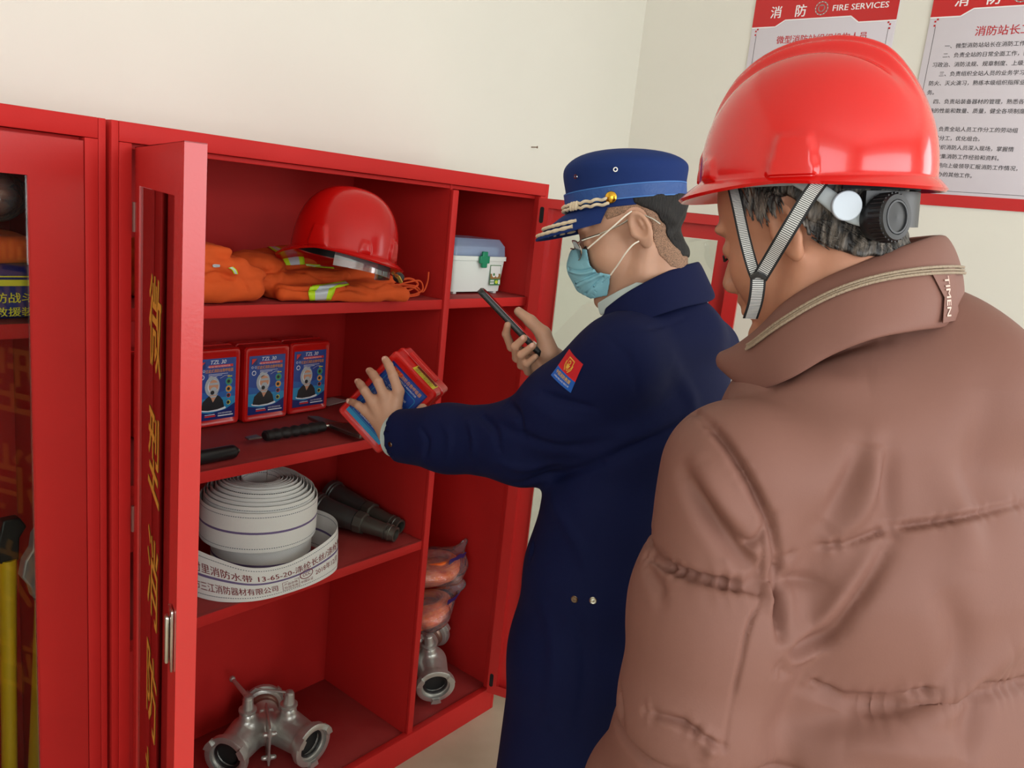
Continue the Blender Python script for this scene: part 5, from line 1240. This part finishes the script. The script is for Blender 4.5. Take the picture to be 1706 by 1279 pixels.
# peak
g = G(); rings = []
for j in range(9):
    s = j / 8; ring = []
    for i in range(41):
        t = math.radians(-72 + 144 * i / 40); ex = .058 * s * max(0, math.cos(t * 1.15)) ** .7
        ring.append(CP(.1005 * math.cos(t) + ex, .083 * math.sin(t) * (1 + .02 * s), .002 - .034 * s ** 1.25 * math.cos(t) ** .5 - .004 * s))
    rings.append(ring)
top_ = rings; bot_ = [[p - CP.u * .0028 for p in r] for r in rings]
g.ring_loft([[Vector(p) for p in r] for r in top_] + [[Vector(p) for p in r] for r in bot_[::-1]], False, False, close=False); pk = g.done('peak', CAPB, CAPO)
g = G()
for s0, am in ((.93, .0045), (.74, .003)):
    pts = []
    for i in range(5, 36):
        t = math.radians(-72 + 144 * i / 40); ex = .058 * s0 * max(0, math.cos(t * 1.15)) ** .7; z = .002 - .034 * s0 ** 1.25 * math.cos(t) ** .5 - .004 * s0; pts.append(CP(.1005 * math.cos(t) + ex, .083 * math.sin(t) * (1 + .02 * s0), z + .002))
    pts = catmull(pts, 2)
    if s0 > .9: g.tube(pts, [.0022 + .0014 * abs(math.sin(i * .7)) for i in range(len(pts))], n=8)
    else: 
        g.tube([p_ + CP.u * .0022 for p_ in pts], [.0022 + .0014 * abs(math.sin(i * .9)) for i in range(len(pts))], n=6)
g.done('peak_embroidery', CORDM, pk)
# braided cord from the side button round the front
g = G()
for k, (hh_, sgn) in enumerate(((.0165, 1), (.0105, -1))):
    pts = []
    for i in range(90):
        t = math.radians(74 - i * 1.66); tw = i * .9; rr_o = .0052 + .0016 * math.sin(tw * (1)); pts.append(CP((.1005 + rr_o) * math.cos(t), (.083 + rr_o) * math.sin(t), hh_ + .004 * (t / 1.3) * sgn * .3 - .004 + .0012 * math.cos(tw)))
    g.tube(pts, .0026, n=8)
for t0 in (40, 36, 32): t = math.radians(t0); g.sphere(CP(.107 * math.cos(t), .0895 * math.sin(t), .010), .0062, n=10, sc3=(.6, .6, 1.3))
g.done('cord', CORDM, CAPO)
g = G(); t = math.radians(76); g.lathe(CP(.1035 * math.cos(t), .0865 * math.sin(t), .0150), CP.l * .97 + CP.f * .24, [(0, .0092), (.002, .0096), (.004, .0080), (.0055, .004), (.0060, .0005)], n=24); g.done('button', GOLDM, CAPO)
for d_ in (42, 82):
    t = math.radians(d_); n_ = CP.f * math.cos(t) + CP.l * math.sin(t); c = CP(.1035 * math.cos(t) * 1.02, .087 * math.sin(t) * 1.02, .056 if d_ < 60 else .057) + n_ * .0008
    g = G(); g.lathe(c, n_, [(0, .0040), (.0014, .0038), (.0014, .0022), (0, .0020)], n=18, cap0=False, cap1=False); g.done('eyelet', CHROME, CAPO)
# watch on the right wrist
g = G(); wd_ = (owrR - oelR) / np.linalg.norm(owrR - oelR); wc_ = owrR - wd_ * .012; g.lathe(wc_ - wd_ * .010, wd_, [(0, .030), (.003, .032), (.017, .032), (.020, .030)], n=32, cap0=False, cap1=False); wch = g.done('watch', BLACKP, OF)
g = G(); fd = c2w(-.55, .45, -.7); fd -= wd_ * (fd @ wd_); fd /= np.linalg.norm(fd); g.lathe(wc_ + fd * .029, fd, [(0, .018), (.006, .018), (.008, .0165), (.0085, .014), (.007, .0135)], n=30); g.done('watch_face', CHROME, wch)

# --- phone (held, so a thing of its own)
PH = empty('phone', PC, 'black smartphone held up in the officer\'s right hand', 'phone')
def ph_ring(l, w, n, r=.010): 
    out = []
    for cx, cy, a0 in ((l - r, w - r, 0), (-l + r, w - r, 90), (-l + r, -w + r, 180), (l - r, -w + r, 270)):
        for k in range(6): t = math.radians(a0 + 18 * k); out.append(Vector(ph(cx + r * math.cos(t), cy + r * math.sin(t), n)))
    return out
g = G(); g.ring_loft([ph_ring(.079, .036, -.0062), ph_ring(.081, .038, -.0045), ph_ring(.081, .038, .0035), ph_ring(.080, .037, .0045)]); g.done('case', mat('phone_case_black', (26, 30, 30), rough=.35), PH, sharp=50)
g = G(); g.ring_loft([ph_ring(.077, .0345, .0046), ph_ring(.077, .0345, .0050)]); g.done('screen', mat('phone_screen_glass', (14, 12, 14), rough=.06, spec=.9, coat=1), PH)
# ======================= man in the red helmet =======================
BP = empty('person', (.33, -1.20, 0), 'person seen from behind in brown padded jacket and red safety helmet, looking at the cabinet', 'person')
BHf = c2w(-.70, .20, .68)
BHl = np.cross(c2w(-.2, -.97, -.13), BHf); BHl /= np.linalg.norm(BHl)
BO = V(1310, 396, .812) - BHl * .074
BH_ = Fr(BO, BHf, c2w(.10 - .17, -.97, -.12))
NB = V(1440, 590, .88); NB = NB + RR * .050; BC = np.array([NB[0], NB[1], 0])
BF = c2w(-.42, 0, .91); BF = np.array([BF[0], BF[1], 0]); BF /= np.linalg.norm(BF); BL = np.array([-BF[1], BF[0], 0])
def bc(f, l, z): return BC + BF * f + BL * l + np.array([0, 0, z])
bsL = bc(-.01, .214, 1.318); bsR = bc(-.01, -.235, 1.365)
beL = bc(-.035, .245, 1.06); beR = bc(-.03, -.285, 1.06); bwL = bc(.06, .235, .82); bwR = bc(.06, -.275, .82)
bareb = U(.02, echain([bc(0, 0, 1.38), bc(-.01, 0, 1.15), bc(0, 0, .95)], [(.15, .085), (.145, .095), (.14, .095)], BL),
          echain([BH_(-.020, 0, -.045), V(1392, 500, .865), bc(-.02, 0, 1.40)], [(.062, .060), (.064, .064), (.050, .048)], BL, .02),
          chain([bsL, beL, bwL], [.048, .040, .026]), chain([bsR, beR, bwR], [.048, .040, .026]),
          chain([bc(0, .085, .90), bc(.01, .095, .48), bc(-.01, .10, .09)], [.075, .050, .035]), chain([bc(0, -.085, .90), bc(.01, -.095, .48), bc(-.01, -.10, .09)], [.075, .050, .035]),
          cap(bc(-.01, .10, .06), bc(.08, .108, .040), .032, .022), cap(bc(-.01, -.10, .06), bc(.08, -.108, .040), .032, .022))
H_B = head_sdf(BH_, nose=.985)
dn = np.array([0, 0, -1.0])
hB1 = bounded(hand_sdf(bwL, dn * .95 + BF * .3, BL, 1, .35), bwL + dn * .09, .14); hB2 = bounded(hand_sdf(bwR, dn * .95 + BF * .3, -BL, -1, .35), bwR + dn * .09, .14)
P, Q = surface(lambda P: smin(smin(smin(bareb(P), H_B(P), .012), hB1(P), .01), hB2(P), .01), BC + np.array([-.46, -.46, 0]), BC + np.array([.46, .46, 1.80]), .0034, 1)
P[:, 2] = np.maximum(P[:, 2], .012); mesh_from('body', P, Q, SKIN_B, BP)
brows(BH_, BP)
HMo = V(1354, 303, .862)
# hair, dark with grey streaks
def hair_mat(name, ca, cb, scale, aniso):
    m = mat(name, ca, rough=.5, bump=1.0, bscale=110, aniso=aniso, bdist=.004); nt = m.node_tree; b = nt.nodes['Principled BSDF']
    tc = nt.nodes.new('ShaderNodeTexCoord'); mp = nt.nodes.new('ShaderNodeMapping'); mp.inputs['Scale'].default_value = aniso; n = nt.nodes.new('ShaderNodeTexNoise'); n.inputs['Scale'].default_value = scale; n.inputs['Detail'].default_value = 5
    r = nt.nodes.new('ShaderNodeValToRGB'); r.color_ramp.elements[0].color = (*s2l(ca), 1); r.color_ramp.elements[1].color = (*s2l(cb), 1); r.color_ramp.elements[0].position = .45; r.color_ramp.elements[1].position = .72
    nt.links.new(tc.outputs['Object'], mp.inputs['Vector']); nt.links.new(mp.outputs['Vector'], n.inputs['Vector']); nt.links.new(n.outputs['Fac'], r.inputs['Fac']); nt.links.new(r.outputs['Color'], b.inputs['Base Color']); return m
HAIRB = hair_mat('greying_black_hair', (20, 17, 16), (120, 110, 100), 120, (1.6, 1.6, .25))
skb = lambda P: smin(H_B(P), grow(bareb, 0)(P), .012)
f = inter(.004, grow(skb, .0060), region(BH_, [(1205, 240), (1226, 300), (1234, 330), (1250, 372), (1262, 380), (1276, 362), (1292, 340), (1306, 326), (1330, 332), (1344, 350), (1350, 385), (1372, 405), (1405, 420), (1450, 428), (1500, 420), (1580, 380), (1580, 240)], .80))
f = cut(.001, f, BH_.ell((-.004, .090, .002), (.024, .026, .036))); f = cut(.001, f, BH_.ell((-.004, -.090, .002), (.024, .026, .036))); f = inter(.001, f, plane(HMo - c2w(-.02, -.985, -.17) * .003, c2w(-.02, -.985, -.17))); f = wob(f, .0016, 300, 6)
blob('hair', f, BO - .19, BO + .19, .0025, HAIRB, BP, 0)
# individual locks that end raggedly over the nape and the temple
g = G(); q_ = np.random.default_rng(5); skv = surface(grow(skb, .0055), BO - .19, BO + .19, .005, 1); sbv = bvh_of(*skv)
for i in range(420):
    if i < 150: px, py = q_.uniform(1228, 1300), 0; py = q_.uniform(306, 350); dx, dy = q_.uniform(4, 12), q_.uniform(18, 34)
    else: px = q_.uniform(1345, 1500); py = 372 + (px - 1345) * .12 + q_.uniform(-10, 24); dx, dy = q_.uniform(14, 30), q_.uniform(8, 20)
    if i < 150 and py + dy > 384 - abs(px - 1262) * .8: continue
    pts = [hit(sbv, px + dx * t, py + dy * t) for t in (0, .5, 1)]
    if any(p is None for p in pts): continue
    g.tube(pts, [.0011, .0010, .0003], n=5)
g.done('hair_locks', HAIRB, BP)['kind'] = 'stuff'

# safety helmet with suspension and straps
HM = Matrix.Identity(4)
HMo = V(1354, 303, .862); HMf = c2w(-.83, -.10, .55)
HELM = Matrix.Identity(4); HELM = frame(HMo, HMf, c2w(-.02, -.985, -.17))
HE = helmet_shell('helmet', HELM, HRED, BP, a=.119, b=.105, hgt=.130, brim_f=.025, brim_s=.006, brim_b=.010, droop_b=.007, droop_f=.014, pw=2.25)
def hw(x, y, z): return HELM @ Vector((x, y, z))
GREYP = mat('grey_plastic_band', (150, 158, 160), rough=.4); DISC = mat('white_disc', (186, 196, 206), rough=.4); FOAM = mat('black_sweat_foam', (20, 16, 24), rough=.95, bump=.6, bscale=140)
def hb_ring(a, b, z0, z1, t0, t1, th, n=60, tilt=0.0):
    rings = []
    for z, o in ((z0, 0), (z0, th), (z1, th), (z1, 0)):
        rings.append([hw((a + o) * math.cos(t), (b + o) * math.sin(t), z + tilt * math.cos(t)) for t in np.linspace(t0, t1, n)])
    return rings
def hring(name, m, par, *a_, **k_):
    g = G(); R_ = hb_ring(*a_, **k_); g.ring_loft([[r[i] for r in R_] for i in range(len(R_[0]))]); return g.done(name, m, par, sharp=30)
r_ = math.radians
hring('headband', GREYP, HE, .101, .090, -.008, .010, r_(60), r_(150), .0025)
g = G()
pts = []
# widening side plate that sweeps down behind the ear
A_ = [hw(.100 * math.cos(t), .0935 * math.sin(t), z) for t, z in ((r_(88), .004), (r_(105), -.004), (r_(120), -.020), (r_(138), -.034), (r_(152), -.040), (r_(165), -.042))]
B_2 = [hw(.100 * math.cos(t), .0935 * math.sin(t), z) for t, z in ((r_(88), -.003), (r_(104), -.020), (r_(120), -.041), (r_(138), -.050), (r_(152), -.052), (r_(165), -.053))]
band3('side_plate', [np.array(p) for p in B_2], [np.array(p) for p in A_], .003, GREYP, HE, sub=0)
c_ = hw(.104 * math.cos(r_(121)), .098 * math.sin(r_(121)), -.028); n_ = (HELM.to_3x3() @ Vector((math.cos(r_(121)), math.sin(r_(121)), 0)))
g = G(); g.lathe(c_ - n_ * .002, n_, [(0, .0140), (.004, .0140), (.0048, .0132)], n=36); g.done('disc', DISC, HE)
hring('adjuster_arm', BLACKP, HE, .099, .094, -.048, -.014, r_(131), r_(180), .006, tilt=.0)
hring('sweatband', FOAM, HE, .100, .089, -.012, .006, r_(118), r_(242), .004)
kc = V(1487, 362, .765); kn_ = c2w(.50, .10, -.86)
g = G(); g.lathe(kc - kn_ * .022, kn_, [(0, .019), (.006, .0215), (.010, .0225), (.024, .0225), (.027, .021), (.0272, .0165), (.0262, .0160), (.0262, .004), (.0266, .001)], n=48)
kb = g.done('knob', BLACKP, HE, sharp=25)
g = G()
ku = Vector(kn_).orthogonal().normalized(); kw = Vector(kn_).cross(ku)
for i in range(28):
    t = 2 * math.pi * i / 28; c = Vector(kc) - Vector(kn_) * .010 + (ku * math.cos(t) + kw * math.sin(t)) * .0225; g.tube([c, c + Vector(kn_) * .013], .0011, n=6)
g.done('knob_grip', BLACKP, kb)['kind'] = 'stuff'
g = G(); g.lathe(Vector(kc) + Vector(kn_) * .0045, kn_, [(0, .0158), (.0012, .0156), (.0012, .0140), (0, .0138)], n=36, cap0=False, cap1=False); g.done('knob_ring', mat('dark_grey_plastic', (60, 62, 66), rough=.3), kb)
STRAP = stripes('striped_webbing', (16, 16, 18), (196, 196, 192), 520, 0, rough=.7, duty=.42); EDGE = mat('black_webbing', (14, 14, 16), rough=.8)
def strap(name, pts, side, w):
    P_ = catmull([np.array(p) for p in pts], 8)
    g = G(); g.ribbon(P_, Vector(side), w * .70, .0016); o = g.done(name, STRAP, BP)
    g = G(); g.ribbon(P_, Vector(side), w, .0011); g.done('webbing_edge', EDGE, o); return o
strap('chin_strap', [V(1219, 303, .843), V(1228, 340, .822), V(1240, 395, .805), V(1252, 440, .800), V(1260, 462, .800)], c2w(1, -.1, -.15), .0118)
strap('chin_strap', [V(1368, 300, .762), V(1346, 330, .757), V(1312, 385, .760), V(1284, 432, .783), V(1266, 462, .796)], c2w(.85, .5, -.3), .0150)
strap('chin_strap', [V(1263, 458, .797), V(1262, 480, .800), V(1258, 505, .812), V(1250, 530, .83)], c2w(1, 0, -.1), .0150)
g = G(); g.tube([V(1252, 462, .794), V(1263, 456, .789), V(1274, 462, .793)], .0028, n=8); g.done('strap_buckle', BLACKP, BP)

# ---- brown padded jacket
BROWN = mat('brown_jacket_cloth', (122, 84, 73), rough=.65, spec=.3, sheen=0, bump=.18, bscale=520, bdist=.0005, noise=.03, nscale=6)
tb = echain([bc(-.005, 0, 1.345), bc(-.02, 0, 1.22), bc(-.03, 0, 1.05), bc(-.02, 0, .90), bc(-.01, 0, .74)], [(.165, .115), (.215, .150), (.225, .165), (.225, .170), (.225, .165)], BL, .04)
yb = U(.06, ecap(bc(-.035, -.02, 1.420), bc(-.02, .180, 1.325), (.062, .085), (.066, .078), UPZ), ecap(bc(-.035, -.02, 1.420), bc(-.02, -.215, 1.375), (.065, .085), (.080, .088), UPZ))
CBP = [V(1198, 606, .905), V(1250, 628, .845), V(1310, 606, .800), V(1380, 566, .775), V(1450, 538, .762), V(1520, 522, .772), V(1575, 512, .810), V(1592, 498, .865), V(1565, 480, .93), V(1470, 470, .985), V(1360, 500, 1.005), V(1270, 560, .98)]
CTP = [V(1214, 588, .905), V(1262, 548, .862), V(1308, 502, .825), V(1362, 468, .803), V(1425, 440, .792), V(1495, 412, .795), V(1555, 392, .822), V(1572, 392, .865), V(1545, 392, .915), V(1460, 405, .955), V(1360, 445, .965), V(1275, 510, .945)]
def sleeve(sh, el, wr):
    return echain([sh, sh * .5 + el * .5, el, el * .45 + wr * .55, wr], [(.080, .078), (.084, .082), (.084, .082), (.078, .076), (.060, .058)], BF, .03)
jb = U(.04, tb, yb); sl1 = sleeve(bsL, beL, bwL); sl2 = sleeve(bsR, beR, bwR)
jb = U(.05, jb, chain([V(1300, 690, .872), V(1345, 650, .872), V(1420, 612, .878), V(1510, 588, .89), V(1570, 572, .93)], [.058, .064, .068, .072, .06], .03)); jb = U(.012, jb, sl1); jb = U(.012, jb, sl2)
jb = cut(.006, jb, cap(V(1392, 500, .865), V(1330, 420, .86), .066, .066)); jb = cut(.006, jb, cap(V(1392, 500, .865), bc(-.01, 0, 1.46), .060, .045))
jb = wob(jb, .004, 13, 12); jb = wob(jb, .0015, 34, 14)
jb = inter(.01, jb, plane((0, 0, .72), (0, 0, -1)))
# quilting: the padding swells between horizontal seams
def quilt(P, N, P0):
    z = P[:, 2]; l = (P - BC) @ BL; arm = np.abs(l) > .150; wa = sst(np.abs(l), .165, .205)
    zs_t = [1.155, .985, .815]; zs_a = [1.235, 1.055, .88]
    out = np.zeros(len(P))
    for zs, m in ((zs_t, 1 - wa), (zs_a, wa)):
        d = np.full(len(P), 9.0); w_ = np.zeros(len(P))
        for z0 in zs:
            zz = z0 + .012 * np.sin(l * 9 + z0 * 30) + .004 * np.sin(l * 31 + z0 * 11)
            d = np.minimum(d, np.abs(z - zz))
        puff = .010 * (1 - np.exp(-(d / .045))) - .0055 * np.exp(-(d / .006) ** 2)
        puck = .0006 * np.exp(-(d / .016) ** 2) * np.sin(l * 420 + 2 * np.sin(l * 90))
        out += (puff + puck) * m
    top = np.clip((z - 1.22) / .05, 0, 1) * (1 - wa); out = out * (1 - top) + .009 * top
    return P + N * (out - .008)[:, None]
P, Q = surface(jb, BC + np.array([-.46, -.46, .68]), BC + np.array([.46, .46, 1.56]), .0052, 2)
P, Q = subdivide(P, Q); N = normals(P, Q); P = quilt(P, N, P)
P = relax(P, Q, 1, .4); N = normals(P, Q); bvb = bvh_of(P, Q)
FOLDS = [([(1156, 686), (1196, 722), (1232, 775), (1262, 830), (1286, 880), (1298, 940)], .0045, -.010, .0012), ([(1298, 940), (1300, 1000), (1304, 1060)], .006, -.016, 0),
         ([(1270, 905), (1268, 985), (1246, 1050), (1226, 1140), (1206, 1240)], .0022, -.0035, 0),
         ([(1140, 790), (1180, 860), (1225, 915), (1262, 955)], .010, -.011, 0), ([(1165, 770), (1205, 835), (1240, 885)], .012, .006, 0), ([(1190, 880), (1225, 905), (1262, 900), (1285, 860)], .005, -.006, 0),
         ([(1215, 930), (1240, 915), (1262, 935)], .005, .005, 0), ([(1275, 960), (1290, 985), (1285, 1010)], .006, .007, 0),
         ([(1075, 925), (1130, 950), (1190, 968), (1262, 985)], .004, -.007, .0022), ([(1020, 1150), (1075, 1185), (1135, 1205), (1205, 1245)], .004, -.007, .0022),
         ([(1075, 940), (1095, 975), (1100, 1000)], .008, -.005, 0), ([(1005, 1110), (1030, 1150), (1035, 1200)], .008, -.006, 0), ([(1160, 1220), (1185, 1235), (1180, 1262)], .007, .006, 0),
         ([(1305, 1105), (1370, 1065), (1420, 1010), (1460, 950), (1490, 890)], .010, -.010, 0), ([(1320, 1075), (1380, 1035), (1430, 985), (1475, 910)], .012, .008, 0), ([(1300, 1100), (1340, 1092), (1390, 1062)], .006, .006, 0),
         ([(1460, 730), (1450, 800), (1425, 860), (1380, 900)], .012, .007, 0), ([(1440, 740), (1420, 800), (1375, 870)], .012, -.007, 0), ([(1475, 740), (1480, 810), (1480, 870)], .012, -.007, 0),
         ([(1500, 1215), (1560, 1180), (1620, 1130), (1690, 1080)], .018, .008, 0), ([(1290, 1210), (1380, 1200), (1450, 1180), (1530, 1150)], .018, -.007, 0), ([(1640, 1120), (1620, 1190), (1600, 1270)], .016, -.007, 0),
         ([(1305, 930), (1400, 905), (1490, 880), (1600, 862), (1700, 838)], .0035, -.006, .0020), ([(1296, 1118), (1370, 1145), (1450, 1176), (1530, 1156), (1620, 1142), (1700, 1130)], .0035, -.006, .0024),
         ([(1290, 640), (1340, 600), (1400, 575), (1470, 560)], .010, -.007, 0), ([(1345, 560), (1420, 538), (1500, 518), (1560, 508)], .006, -.005, 0), ([(1320, 620), (1380, 640), (1450, 640)], .02, .004, 0),
         ([(1560, 760), (1600, 860), (1610, 960)], .02, .006, 0), ([(1650, 640), (1630, 760), (1640, 860)], .02, -.005, 0), ([(1560, 980), (1600, 1060), (1590, 1130)], .016, -.006, 0), ([(1400, 1230), (1500, 1250), (1620, 1255)], .016, .006, 0)]
for pts, w_, am, pk_ in FOLDS: P = fold(P, N, bvb, pts, w_, am * 1.4, pucker=pk_ * .55, freq=330)
P = relax(P, Q, 1, .25)
JB = mesh_from('jacket', P, Q, BROWN, BP); bvb = bvh_of(P, Q)
# tall collar with its stowed hood zip
cb, ct = CBP, CTP
cb = [np.array(p) - (np.array(t_) - np.array(p)) * .26 for p, t_ in zip(cb, ct)]
CL = band3('collar', cb, ct, .010, BROWN, BP, bulge=.006)
CLB = catmull([np.array(p) for p in cb], 6); CLT = catmull([np.array(p) for p in ct], 6)

def on_collar(i, s, h):
    i0 = int(min(i, len(CLB) - 2)); fr_ = i - i0; b = CLB[i0] * (1 - fr_) + CLB[i0 + 1] * fr_; t = CLT[i0] * (1 - fr_) + CLT[i0 + 1] * fr_
    tg = CLB[min(i0 + 1, len(CLB) - 1)] - CLB[max(i0 - 1, 0)] + CLT[min(i0 + 1, len(CLB) - 1)] - CLT[max(i0 - 1, 0)]; up = t - b; n_ = np.cross(tg, up); n_ /= np.linalg.norm(n_)
    return b + up * s + n_ * (.0065 + .006 * math.sin(math.pi * s) + h)
sgn = 1 if (on_collar(24, .5, .05) - on_collar(24, .5, 0)) @ FF < 0 else -1
def on_col(i, s, h): return on_collar(i, s, 0) + (on_collar(i, s, 1.0) - on_collar(i, s, 0)) * (h if sgn > 0 else (-2 * (.0065 + .006 * math.sin(math.pi * s)) - h))
ZIP = mat('beige_zip_tape', (150, 132, 110), rough=.6, bump=.8, bscale=500)
g = G()
for ds in (-.035, .035): g.tube([on_col(i, .56 + .10 * math.sin(i / 38 * 3.1) + ds, .001) for i in np.linspace(6.5, 40, 90)], .0015, n=8)
g.tube([on_col(i, .56 + .10 * math.sin(i / 38 * 3.1), .0006) for i in np.linspace(6.5, 40, 90)], .0012, n=8); g.done('zip', ZIP, CL)
a = Art(.0002); a.text('TIMEN', 0, 0, .0105, mat('pale_embroidery', (214, 184, 170), rough=.7), 1, bold=.03, width=.036)
a.build('embroidery', lambda u, v, h: on_col(33.9 + v / .0105 * 1.1, .52 - u / .036 * .42, .0012 + h), CL)
g = G()
tabp = []
for i_, s_ in ((32.2, .60), (33.6, .30), (33.2, .04), (36.8, .04), (36.6, .62)): tabp.append(on_col(i_, s_, .0004))
g.ring_loft([[Vector(p) for p in tabp], [Vector(p - FF * .0012) for p in tabp]]); g.done('badge_tab', BROWN, CL)
# front flap end below the chin
g = G(); fl = [V(1200, 603, .90), V(1238, 566, .885), V(1262, 580, .868), V(1258, 626, .86), V(1232, 618, .885)]
g.ring_loft([[Vector(p) for p in fl], [Vector(p + FF * .009) for p in fl]]); g.done('collar_flap', mat('dark_brown_lining', (74, 44, 40), rough=.7), CL, bevel=.003)
# trousers and shoes
TRB = mat('dark_grey_trousers', (44, 44, 50), rough=.8)
tr = U(.02, chain([bc(0, .09, .78), bc(.005, .098, .48), bc(-.01, .10, .085)], [.105, .082, .066], .03), chain([bc(0, -.09, .78), bc(.005, -.098, .48), bc(-.01, -.10, .085)], [.105, .082, .066], .03)); tr = U(.03, tr, ecap(bc(0, -.03, .82), bc(0, .03, .82), (.11, .12), (.11, .12), UPZ))
tr = inter(.004, tr, plane((0, 0, .05), (0, 0, -1))); tr = inter(.004, tr, plane((0, 0, .88), (0, 0, 1)))
blob('trousers', wob(tr, .003, 14, 5), BC + np.array([-.3, -.3, .02]), BC + np.array([.3, .3, .92]), .008, TRB, BP, 2)
yw = math.atan2(BF[0], BF[1]); shoe(bc(-.01, .10, 0), yw - .1, BP); shoe(bc(-.01, -.10, 0), yw + .1, BP)
